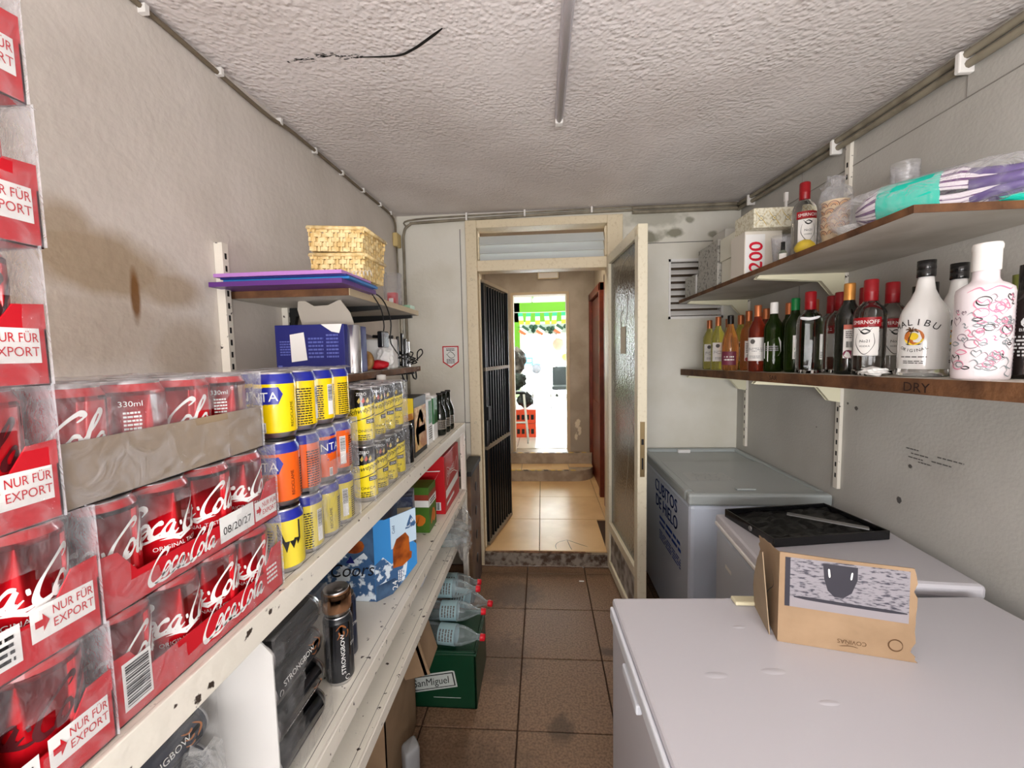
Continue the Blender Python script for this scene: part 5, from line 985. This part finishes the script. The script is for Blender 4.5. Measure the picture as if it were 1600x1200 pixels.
def torn(g): g.flat([(-.040, .06), (-.02, .045), (.02, .07), (.032, .09), (.032, .13), (.02, .15), (-.02, .132), (-.040, .125)], mCyl(.0381, 0, 0), 0); fine(g, mCyl(.0385, 0, 0), -.03, .02, .09, .115, 3, 2, 3)
put('wine_bottle', 'dark green wine bottle with a white capsule and torn white label', 1.01, 1.90, winep(.0375, .30), gg, capp(.30, .048, .0156), white, [(torn, LM, 'torn_label')], wg)
put('wine_bottle', 'green wine bottle with a copper capsule between white and green capped ones', 1.09, 1.93, P0, gg, capp(.30), cop, [], wg)
put('wine_bottle', 'dark green wine bottle with a bright green capsule', 1.035, 1.79, winep(.0375, .30), gg, capp(.30, .048, .0156), M('green_foil', (0, 118, 58), .35), [((lambda g: (g.quad(mCyl(.0381, 0, 0), -.006, .034, .055, .15, 0, 8), g.quad(mCyl(.0384, 0, 0), .0, .02, .092, .1, 1), fine(g, mCyl(.0384, 0, 0), .0, .03, .06, .085, 4, 2, 3))), [lab_m, M('green_dot', (60, 150, 60), .5), ink], 'front_label')], wg)
put('wine_bottle', 'green wine bottle with copper capsule behind the green capped one', 1.14, 1.84, P0, gg, capp(.30), cop, [], wg)
put('wine_bottle', 'copper capped wine bottle at the back left of the tall clear bottle', 1.225, 1.87, P0, gd, capp(.30), cop, [], wg)
# vodka bottles
RV = .0415
def vodp(r=RV, h=.295): return [(.001, .014), (r*.7, .012), (r*.85, .0), (r, .004), (r, .012), (r*.985, .02), (r, .03), (r, h*.60), (r*.97, h*.66), (r*.8, h*.715), (r*.5, h*.76), (.0165, h*.80), (.0155, h*.82), (.0155, h-.006), (.001, h-.006)]
def vcap(h=.295, r=.0185): return [(r-.001, h-.068), (r, h-.066), (r, h-.04), (r+.0006, h-.038), (r, h-.036), (r, h-.003), (r-.002, h), (.001, h)]
def vlab(g):
    r = RV; g.quad(mCyl(r+.0006, 0, 0), -.040, .040, .150, .178, 1, 12); g.text('SMIRNOFF', .0165, mCyl(r+.0012, 0, .158), 0, cx=True, xs=.92)
    g.quad(mCyl(r+.0006, 0, 0), -.034, .034, .062, .148, 0, 12); m = mCyl(r+.0012, 0, 0)
    g.stroke([(-.018, .145), (0, .13), (.018, .145)], .001, .002, m, 2); g.stroke([(-.02, .13), (-.024, .10), (-.012, .075), (0, .066), (.012, .075), (.024, .10), (.02, .13)], .001, .002, m, 2); g.stroke([(-.012, .135), (0, .142), (.012, .135), (0, .128), (-.012, .135)], .002, .004, m, 2); g.text('No21', .012, mCyl(r+.0012, 0, .102), 2, cx=True); g.text('VODKA', .0075, mCyl(r+.0012, 0, .088), 2, cx=True)
VM = [lab_m, M('vodka_red', (150, 10, 22), .4), black]
vg = 'clear spirit bottles with red caps'
liq = glassm('spirit_liquid', (246, 250, 250), tr=1)
v0 = put('spirit_bottle', 'clear bottle with red cap and red banner label left of the white bottles', 1.02, 1.38, vodp(), gv, vcap(), dred, [(vlab, VM, 'front_label')], vg, -.25)
for x, y, da, l_ in ((1.095, 1.62, .5, 'clear bottle with red cap just behind the black gold capped bottle'), (1.115, 1.53, .2, 'clear red capped bottle at the back next to the gold capsule'), (1.130, 1.44, .3, 'clear red capped bottle partly hidden behind the bannered one'), (1.125, 1.71, 1.1, 'red capped bottle half hidden behind the plain tall clear bottle')): dup(v0, (x, y, zl(y)+.0005), toward(x, y)+da, l_)
put('spirit_bottle', 'plain tall clear bottle with red cap, its label turned away', 1.01, 1.655, vodp(.043, .305), gv, vcap(.305), dred, [((lambda g: g.stroke([(-.034, .208), (0, .202), (.034, .21)], .006, .012, mCyl(.0415, 0, 0), 0)), [M('shoulder_band', (236, 236, 238), .4)], 'shoulder_label')], vg)
def jlab(g): g.quad(mCyl(.0381, 0, 0), -.012, .026, .055, .15, 0, 8); g.quad(mCyl(.0384, 0, 0), -.012, .026, .15, .165, 1, 8); g.flat([(.002+.014*math.cos(a), .068+.014*math.sin(a)) for a in [k*.5 for k in range(12)]], mCyl(.0386, 0, 0), 3); g.text('JR', .013, mCyl(.0390, .05, .063), 0, cx=True); fine(g, mCyl(.0386, 0, 0), -.006, .02, .12, .145, 4, 2, 4); barcode(g, mCyl(.0386, 0, 0), -.004, .02, .09, .11, 4, 5)
put('wine_bottle', 'black wine bottle with a gold capsule among the clear bottles', 1.03, 1.485, winep(.0375, .302), gk, capp(.302, .055, .0158), gold, [(jlab, [lab_m, M('salmon_strip', (206, 110, 90), .5), ink, M('plum_disc', (120, 16, 60), .5), black], 'back_label')], wg)
def brl(g): g.flat([(-.04, .16), (-.04, .10), (-.03, .07), (0, .055), (.03, .07), (.04, .10), (.04, .16)], mCyl(.0425, 0, 0), 0); g.quad(mCyl(.043, 0, 0), -.042, .042, .12, .145, 1, 10); g.text('VETERANO', .018, mCyl(.0435, 0, .126), 2, cx=True, xs=.9); g.quad(mCyl(.043, 0, 0), -.03, -.01, .15, .165, 3); g.stroke([(-.02, .1), (0, .09), (.02, .1)], .001, .002, mCyl(.043, 0, 0), 3)
put('spirit_bottle', 'dark amber brandy bottle with a pale yellow label and black cap', 1.218, 1.41, vodp(.042, .285), gam, [(.0185, .235), (.019, .24), (.019, .285), (.001, .286)], blk, [(brl, [M('cream_yellow_label', (226, 206, 120), .5), M('label_gold_line', (150, 90, 40), .5), lab_m, black], 'front_label')], 'amber spirit bottles')
put('spirit_bottle', 'second amber bottle at the wall, only its black cap and neck showing', 1.27, 1.51, vodp(.04, .29), gam, [(.0185, .235), (.019, .24), (.019, .29), (.001, .291)], blk, [], 'amber spirit bottles')
tag(blob('crumpled_tissue', paper, None, (.98, 1.30, zl(1.30)+.014), (.025, .035, .012), 3, .6), 'crumpled white tissue lying in front of the amber bottle', 'tissue')
# white coconut liqueur bottles
mlw = M('milk_white_glass', (232, 232, 230), .1, spec=.7, coat=.5)
mpz = [(.001, .012), (.04, .010), (.044, .0), (.049, .004), (.0515, .02), (.052, .07), (.052, .15), (.049, .172), (.042, .19), (.030, .212), (.021, .235), (.0175, .26), (.0165, .272), (.001, .272)]
def mal(g):
    r = .052; m = mCyl(r+.0012, 0, 0)
    for i, ch in enumerate('MALIBU'):
        a = (i-2.5)/2.5; g.text(ch, .024, (lambda u, v, a=a: mCyl(r+.0010, 0, 0)(a*.040+u*math.cos(-a*.55)-v*math.sin(-a*.55), .140-a*a*.012+u*math.sin(-a*.55)+v*math.cos(-a*.55))), 0, cx=True)
    g.flat([(.0215*math.cos(a), .108+.0215*math.sin(a)) for a in [k*PI/10 for k in range(20)]], mCyl(r+.0007, 0, 0), 1); g.flat([(.0215*math.cos(a), .108+.0215*math.sin(a)) for a in [PI+.25+k*(PI-.5)/8 for k in range(9)]], m, 2); g.flat([(.010*math.cos(a), .110+.010*math.sin(a)) for a in [k*PI/8 for k in range(16)]], m, 2)
    m = mCyl(r+.0016, 0, 0); g.stroke([(-.012, .088), (-.009, .105), (-.004, .122)], .0018, .003, m, 0)
    for q in ((-.018, .128), (-.012, .134), (.0, .134), (.006, .128), (.010, .120), (-.018, .118)): g.stroke([(-.004, .122), ((q[0]-.004)/2, (q[1]+.124)/2+.003), q], .0015, .0035, m, 3)
    g.flat([(-.018, .09), (.018, .09), (.012, .087), (-.012, .087)], m, 0)
    for i, ch in enumerate('ORIGINAL'):
        a = (i-3.5)/3.5; g.text(ch, .0115, (lambda u, v, a=a: mCyl(r+.0010, 0, 0)(a*.028+u*math.cos(a*.45)-v*math.sin(a*.45), .068+a*a*.008+u*math.sin(a*.45)+v*math.cos(a*.45))), 0, cx=True)
    fine(g, mCyl(r+.001, 0, 0), -.028, .028, .052, .058, 1, 4, 3); fine(g, mCyl(r+.001, 0, 0), -.022, .022, .036, .046, 2, 4, 5)
MM = [black, M('sun_orange', (196, 110, 46), .5), M('sun_yellow', (240, 206, 50), .5), M('palm_brown', (84, 52, 20), .5), ink]
mb = put('liqueur_bottle', 'large white bottle with palm tree picture and black cap in the front row', 1.045, 1.225, mpz, mlw, [(.0185, .270), (.0195, .272), (.0195, .288), (.0188, .289), (.0195, .290), (.0195, .314), (.001, .316)], blk, [(mal, MM, 'front_print')], 'white palm tree bottles', -.35)
G().lathe([(.0135, .001), (.0515, .001), (.0525, .004), (.0525, .022), (.053, .004)], 24).build('clear_base', M('base_glass', (220, 222, 220), .05, trans=.8), mb, world=False)
dup(mb, (1.175, 1.275, zl(1.275)+.0005), toward(1.175, 1.275)-.35, 'white palm tree bottle standing behind the pink doodled bottle')
# doodled bottle
pkm = M('white_pink_ceramic', (236, 226, 230), .35, coat=.2); RP = .0475
pkp = [(.001, .006), (.044, 0), (.0465, .004), (RP, .012), (RP, .165), (RP, .196), (.0455, .206), (.036, .214), (.026, .220), (.0225, .226), (.0215, .232), (.0215, .262), (.001, .262)]
def doodle(g):
    r3 = random.Random(12); m = mCyl(RP+.0008, 0, 0)
    for k in range(72):
        u, v = r3.uniform(-.062, .040), r3.uniform(.02, .185); c = r3.choice((0, 0, 1, 1, 3, 0, 2)); s_ = r3.uniform(.004, .014); ty = r3.choice('hosl')
        if ty == 'h': P = [(0, -1), (-.9, .1), (-.6, .9), (0, .4), (.6, .9), (.9, .1), (0, -1)]
        elif ty == 'o': P = [(math.cos(a), .8*math.sin(a)) for a in [q*.8 for q in range(9)]]
        elif ty == 's': P = [(-1, .4), (-.3, .9), (.2, .2), (-.2, -.5), (.6, -.9), (1.1, -.2)]
        else: P = [(-1, 0), (0, .5), (1, 0), (0, -.4), (-1, 0)]
        g.stroke([(u+a*s_, v+b*s_) for a, b in P], .0009, .0026, m, c, n=3)
    g.stroke([(-.04, .196), (-.02, .205), (-.01, .197), (.01, .206), (.03, .199), (.036, .204)], .001, .003, mCyl(.0475, 0, 0), 0); fine(g, mCyl(RP+.0008, 1.15, 0), -.003, .018, .02, .17, 18, 3, 3); g.quad(mCyl(RP+.0008, 1.2, 0), -.003, .006, .012, .04, 2); g.text('R', .02, mCyl(RP+.0008, 1.35, .12), 4)
put('spirit_bottle', 'white bottle covered in pink and grey doodles with a white stopper', 1.005, 1.03, pkp, pkm, [(.0225, .245), (.0235, .247), (.0235, .290), (.0245, .292), (.025, .30), (.023, .306), (.001, .307)], white, [(doodle, [M('doodle_pink', (226, 130, 160), .5), M('doodle_grey', (130, 140, 144), .5), black, M('doodle_faint', (150, 130, 140), .5), M('doodle_plum', (140, 40, 90), .5)], 'doodle_print')], 'ceramic bottle', .25)
def dkl(g): g.flat([(.018*math.cos(a), .128+.015*math.sin(a)) for a in [k*.5 for k in range(12)]], mCyl(.0466, 0, 0), 0); g.text('BRANCA', .010, mCyl(.0472, 0, .108), 0, cx=True); fine(g, mCyl(.0466, 0, 0), -.034, .034, .05, .10, 6, 0, 6); g.flat([(.02+.009*math.cos(a), .07+.009*math.sin(a)) for a in [k*.7 for k in range(9)]], mCyl(.047, 0, 0), 0)
put('spirit_bottle', 'very dark bottle with black cap and white printed back label at the right edge', 1.12, 1.045, vodp(.046, .262), M('black_label_bottle', (20, 10, 8), .12, spec=.7, coat=.3), [(.0205, .20), (.021, .205), (.021, .26), (.001, .262)], blk, [(dkl, [M('print_light_grey', (190, 190, 190), .5)], 'back_print')], 'dark bottles at the right edge', .1)
put('spirit_bottle', 'amber bottle with a yellow green neck behind the dark bottle at the right edge', 1.22, 1.16, vodp(.042, .26), glassm('olive_amber', (170, 150, 50), tr=.6), [(.0175, .21), (.018, .258), (.001, .26)], M('olive_cap', (120, 126, 60), .4), [], 'dark bottles at the right edge')
put('spirit_bottle', 'amber bottle with red cap cut by the right edge of the picture', 1.225, 1.03, vodp(.043, .27), gam, vcap(.27), dred, [], 'dark bottles at the right edge')
# ------------------------------------------------------------------ goods on the upper board
def zb(y): return zu(y)+.0006
pat = M('grey_patterned_card', (186, 184, 176), .7, col2=(132, 130, 124), nscale=75, lo=.55, hi=.62, detail=2)
def carton(name, label, x0, x1, y0, y1, z0, h, m, group=None, prints=None, pm=None):
    p = thing(name, label, 'box', ((x0+x1)/2, (y0+y1)/2, z0), 0, group); G().box(x0, x1, y0, y1, z0, z0+h).build('box_body', m, p, bev=.003)
    if prints: g = G(); prints(g); g.build('box_print', pm, p)
    return p
z = zb(2.5); cgp = 'small boxes on the far end of the upper board'
carton('patterned_box', 'grey patterned box at the very end of the upper board', .945, 1.09, 2.66, 2.84, z, .125, pat, cgp)
carton('patterned_box', 'grey patterned box second from the board end beside a white strip', .945, 1.09, 2.34, 2.63, z, .125, pat, cgp)
tag(G().box(.944, 1.0, 2.635, 2.655, z, z+.118).build('card_strip', paper), 'narrow white strip of card between the two grey patterned boxes', 'card')
carton('patterned_box', 'grey patterned box stacked on the second one', .955, 1.10, 2.36, 2.64, z+.1255, .13, pat, cgp)
carton('small_box', 'pale grey box topping the patterned box stack', 1.0, 1.12, 2.38, 2.54, z+.256, .06, M('pale_grey_card', (206, 204, 196), .7), cgp)
z = zb(2.2); wc = M('white_cream_card', (236, 234, 218), .6)
carton('small_box', 'plain white carton standing on the upper board right of grey boxes', .955, 1.06, 2.15, 2.31, z, .12, wc, 'plain white cartons'); carton('small_box', 'plain white carton stacked on top of the other white one', .95, 1.055, 2.16, 2.32, z+.1205, .115, wc, 'plain white cartons')
carton('small_box', 'grey white box above the stacked plain cartons', 1.075, 1.2, 2.2, 2.36, z, .31, M('pale_card2', (214, 212, 204), .7), 'plain white cartons')
z = zb(2.0)
def p200(g): m = mY(.930, 1.9993, z); g.quad(m, .0, .085, .0, .175, 0); g.text('200', .082, lambda u, v: (.932+.073-v, 1.9987, z+.012+u), 1, xs=1.08); g.text('200', .082, lambda u, v: (.932+.070-v, 1.9985, z+.015+u), 1, xs=1.08)
carton('cup_pack', 'white pack with a large red 200 printed sideways', .927, 1.09, 2.0, 2.14, z, .19, M('pack_cream', (226, 220, 208), .6), None, p200, [paper, M('print_red', (214, 20, 50), .5)])
tl = M('tile_pattern_card', (232, 228, 208), .6, col2=(206, 198, 168), nscale=90, lo=.5, hi=.6, detail=1); pc = carton('patterned_box', 'white tile patterned paper pack lying on the 200 pack', .94, 1.17, 1.95, 2.13, z+.1905, .085, tl)
g = G()
for k in range(4):
    u0 = .945+k*.056; mpp = lambda u, v: (u, 1.9493, z+.195+v); g.stroke([(u0, .0), (u0+.026, .035), (u0+.052, .0)], .0015, .003, mpp, 0, n=2); g.stroke([(u0, .07), (u0+.026, .035), (u0+.052, .07)], .0015, .003, mpp, 0, n=2); g.stroke([(u0+.026+.01*math.cos(a), .035+.01*math.sin(a)) for a in [q*.9 for q in range(8)]], .001, .002, mpp, 1)
g.build('tile_print', [M('tile_yellow', (206, 178, 80), .6), ink], pc)
tag(G().box(1.17, 1.18, 2.13, 2.14, zb(2.1)+.0, zb(2.1)+.40).box(1.168, 1.182, 2.128, 2.142, zb(2.1)+.36, zb(2.1)+.40).build('plastic_tube', white), 'thin white plastic stick standing behind the tile patterned pack', 'stick')
cupf = film('clear_cup', .10, bump=.1)
p = thing('plastic_cup', 'clear plastic cup stack between the 200 pack and the spirit bottle', 'cup', (1.0, 1.84, zb(1.84)))
for k in range(3): G().lathe([(.001, .001+.006*k), (.026, .0+.006*k), (.028, .002+.006*k), (.0375, .105+.006*k), (.039, .108+.006*k), (.0375, .108+.006*k)], 22).build('cup', cupf, p, world=False)
p = thing('small_bottle', 'tiny glass bottle with black cap and pale label in front of the clear cup', 'bottle', (.965, 1.765, zb(1.765))); G().lathe([(.001, 0), (.015, 0), (.016, .004), (.016, .036), (.012, .042), (.007, .046), (.007, .05)], 16).build('glass_body', glassm('vial', (200, 214, 196)), p, world=False); G().lathe([(.008, .046), (.008, .078), (.001, .079)], 14).build('cap', blk, p, world=False); p.rotation_euler = (0, 0, toward(.965, 1.765)); g = G(); g.quad(mCyl(.0166, 0, 0), -.014, .014, .01, .032, 0, 6); g.build('front_label', lab_m, p, world=False)
vu = dup(v0, (1.03, 1.745, zb(1.745)), toward(1.03, 1.745)+.35, 'red capped clear bottle standing alone on the upper board', 'bottle on the upper board')
tag(G().lathe([(.001, -.036), (.010, -.032), (.024, -.018), (.029, 0), (.024, .018), (.010, .032), (.001, .037)], 18).build('lemon', M('lemon_skin', (214, 186, 60), .5, bump=.2, bscale=120)), 'yellow lemon shaped ornament at the foot of the upper spirit bottle', 'fruit').location = (.985, 1.66, zb(1.66)+.03); bpy.data.objects['lemon'].rotation_euler = (PI/2, 0, .6)
# rainbow cups in a bag
p = thing('paper_cup_stack', 'stack of peach paper cups with rainbow arches inside a clear bag', 'cups', (1.06, 1.615, zb(1.615)), toward(1.06, 1.615)); cpm = [M('peach_cup', (240, 216, 178), .6), M('arch_brown', (150, 84, 50), .6), M('arch_orange', (226, 150, 80), .6)]
for k in range(6):
    z0 = .0 if k == 0 else .052+.024*(k-1); g = G(); h_ = .078 if k == 0 else .026; zz = z0
    r0, r1 = (.030, .041) if k == 0 else (.038, .042)
    g.lathe([(r0*.95, zz), (r0, zz+.001), (r1, zz+h_), (r1+.0012, zz+h_+.001), (r1-.001, zz+h_)], 24)
    for a0 in (-1.3, -.45, .4, 1.25, 2.2, 3.2):
        rf = lambda q: r0+(r1-r0)*(q-zz)/h_+.0009
        for j, (rr_, mi) in enumerate(((.017, 1), (.012, 2), (.007, 1))): g.stroke([(rr_*math.cos(a), max(0, rr_*math.sin(a))) for a in [q*PI/7 for q in range(8)]], .0022, .0026, (lambda u, v, a0=a0: mCyl(.04, a0+.3*(k % 2), zz+.004 if k else zz+.02, lambda q: rf(q))(u, v)), mi, n=2)
    g.build('cup', cpm, p, world=False)
g = G(); prf = [(.046, .0), (.050, .03), (.049, .12), (.050, .19), (.044, .215), (.026, .232), (.014, .238), (.02, .262)]; g.lathe(prf, 22); g.v = [(a*(1+.10*noise.noise(Vector((a*40, b*40, c*22)))), b*(1+.10*noise.noise(Vector((a*40+9, b*40, c*22)))), c) for a, b, c in g.v]; g.build('plastic_bag', filmc, p, world=False)
tag(blob('loose_bag', filmc, None, (1.10, 1.69, zb(1.7)+.245), (.03, .04, .045), 14, .6), 'scrunched clear bag top between spirit bottle and rainbow cups', 'bag')
p = thing('bowl', 'small white plastic tub beside the rainbow cups on the upper board', 'bowl', (1.035, 1.485, zb(1.485))); G().lathe([(.001, .002), (.034, 0), (.036, .003), (.046, .048), (.048, .05), (.045, .05), (.034, .005)], 22).build('tub', M('white_tub', (232, 232, 230), .3), p, world=False)
# clear cup stack leaning behind the mop
p = thing('plastic_cup_stack', 'tall stack of ribbed clear plastic cups behind the mop head', 'cups', (1.245, 1.56, zb(1.56))); 
for k in range(14): 
    zz = .10+.0125*k; G().lathe([(.036, zz-.02), (.0385, zz+.008), (.040, zz+.0115), (.0385, zz+.0115)], 20).build('cup', cupf, p, world=False)
G().lathe([(.001, 0), (.026, 0), (.037, .10)], 20).build('cup', cupf, p, world=False)
# mop refill in a bag
p = thing('mop_head', 'bagged purple and white string mop head with a turquoise band', 'mop', (1.135, 1.275, zb(1.27))); mc = Vector((1.115, 1.295, zb(1.27)+.0685))
ax = Vector((.62, -.76, .02)).normalized(); up = Vector((0, 0, 1)); sd = ax.cross(up).normalized(); up2 = sd.cross(ax)
mw = [M('mop_white', (226, 216, 224), .8), M('mop_purple', (96, 44, 104), .8), M('mop_teal', (10, 190, 168), .7), M('mop_cap_purple', (92, 66, 140), .5)]
def rad(t): return .060*min(1, (max(0.02, (t+.02)*5))**.5)*(1 if t < .66 else 1-.75*((t-.66)/.34)**.7)
r3 = random.Random(2); Lm = .34
for lay, cnt in ((1, 46),):
    for k in range(cnt):
        a = 2*PI*k/cnt; c = []; rs = []
        for q in range(13):
            t = q/12; rr_ = rad(t)*(.97+.05*r3.random()); aa = a+.25*math.sin(t*5+k*.3); c.append(mc+ax*((t-.5)*Lm)+sd*(rr_*math.cos(aa))+up2*(rr_*math.sin(aa)))
        G().tube(c, .0048, 5).build('strand', mw[1] if k % 3 == 1 else mw[0], p)
g = G()
for q in range(15):
    pass
T = Matrix((( sd.x, up2.x, ax.x, mc.x), (sd.y, up2.y, ax.y, mc.y), (sd.z, up2.z, ax.z, mc.z), (0, 0, 0, 1)))
g.lathe([(.062, -.115), (.0655, -.111), (.0668, -.07), (.0668, .0), (.0658, .018), (.062, .021)], 40, T=T); g.v = [tuple(Vector(v)+Vector((0, 0, .0016*noise.noise(Vector(v)*70)))) for v in g.v]; g.build('turquoise_band', mw[2], p)
for k in range(7):
    a = k*.9; c = mc+ax*.150+sd*(.024*math.cos(a))+up2*(.022*math.sin(a)); G().tube([c-ax*.08+sd*.02*math.cos(a)+up2*.02*math.sin(a), c, c+ax*.045], .015, 6).build('purple_tuft', mw[3], p)
g = G(); g.lathe([(.02, -.25), (.045, -.225), (.062, -.17), (.0685, -.1), (.069, .0), (.0685, .1), (.064, .15), (.05, .19), (.03, .215), (.04, .245)], 30, T=T); g.v = [tuple(Vector(v)+(Vector(v)-mc).normalized()*.010*noise.noise(Vector(v)*28)) for v in g.v]; g.v = [(a, b, max(c, zu(b)+.001)) for a, b, c in g.v]; g.build('plastic_bag', filmc, p)
t = thing('hang_tag', 'small white folded card tag standing behind the turquoise band', 'tag', (1.235, 1.33, zb(1.33))); G().box(-.02, .02, -.001, .001, .11, .145, 0, Matrix.Rotation(-.9, 4, 'Z') @ Matrix.Rotation(.35, 4, 'Y')).build('card', paper, t, world=False); G().box(-.002, .002, -.001, .001, 0, .13, 0, Matrix.Rotation(-.9, 4, 'Z')).build('stem', paper, t, world=False)
tag(blob('teal_mop_bag', mw[2], None, (1.24, 1.165, zb(1.19)+.016), (.07, .03, .014), 4, .4), 'flattened turquoise mop strings at the near end of the upper board', 'mop')
t = thing('wire_loop', 'loose black wire loops sticking out beside the bagged mop', 'wire', (1.2, 1.16, zb(1.16))); G().tube(cat([(1.29, 1.22, zb(1.2)+.003), (1.29, 1.19, zb(1.2)+.06), (1.30, 1.15, zb(1.2)+.055), (1.30, 1.15, zb(1.2)+.015), (1.29, 1.18, zb(1.2)+.02), (1.30, 1.21, zb(1.2)+.045)]), .0018, 5).build('wire', black, t)
# small litter on the floor
tag(G().box(.23, .262, 2.70, 2.712, .0012, .004).build('paper_scrap', paper), 'tiny white paper scrap on the brown floor near the door', 'paper')
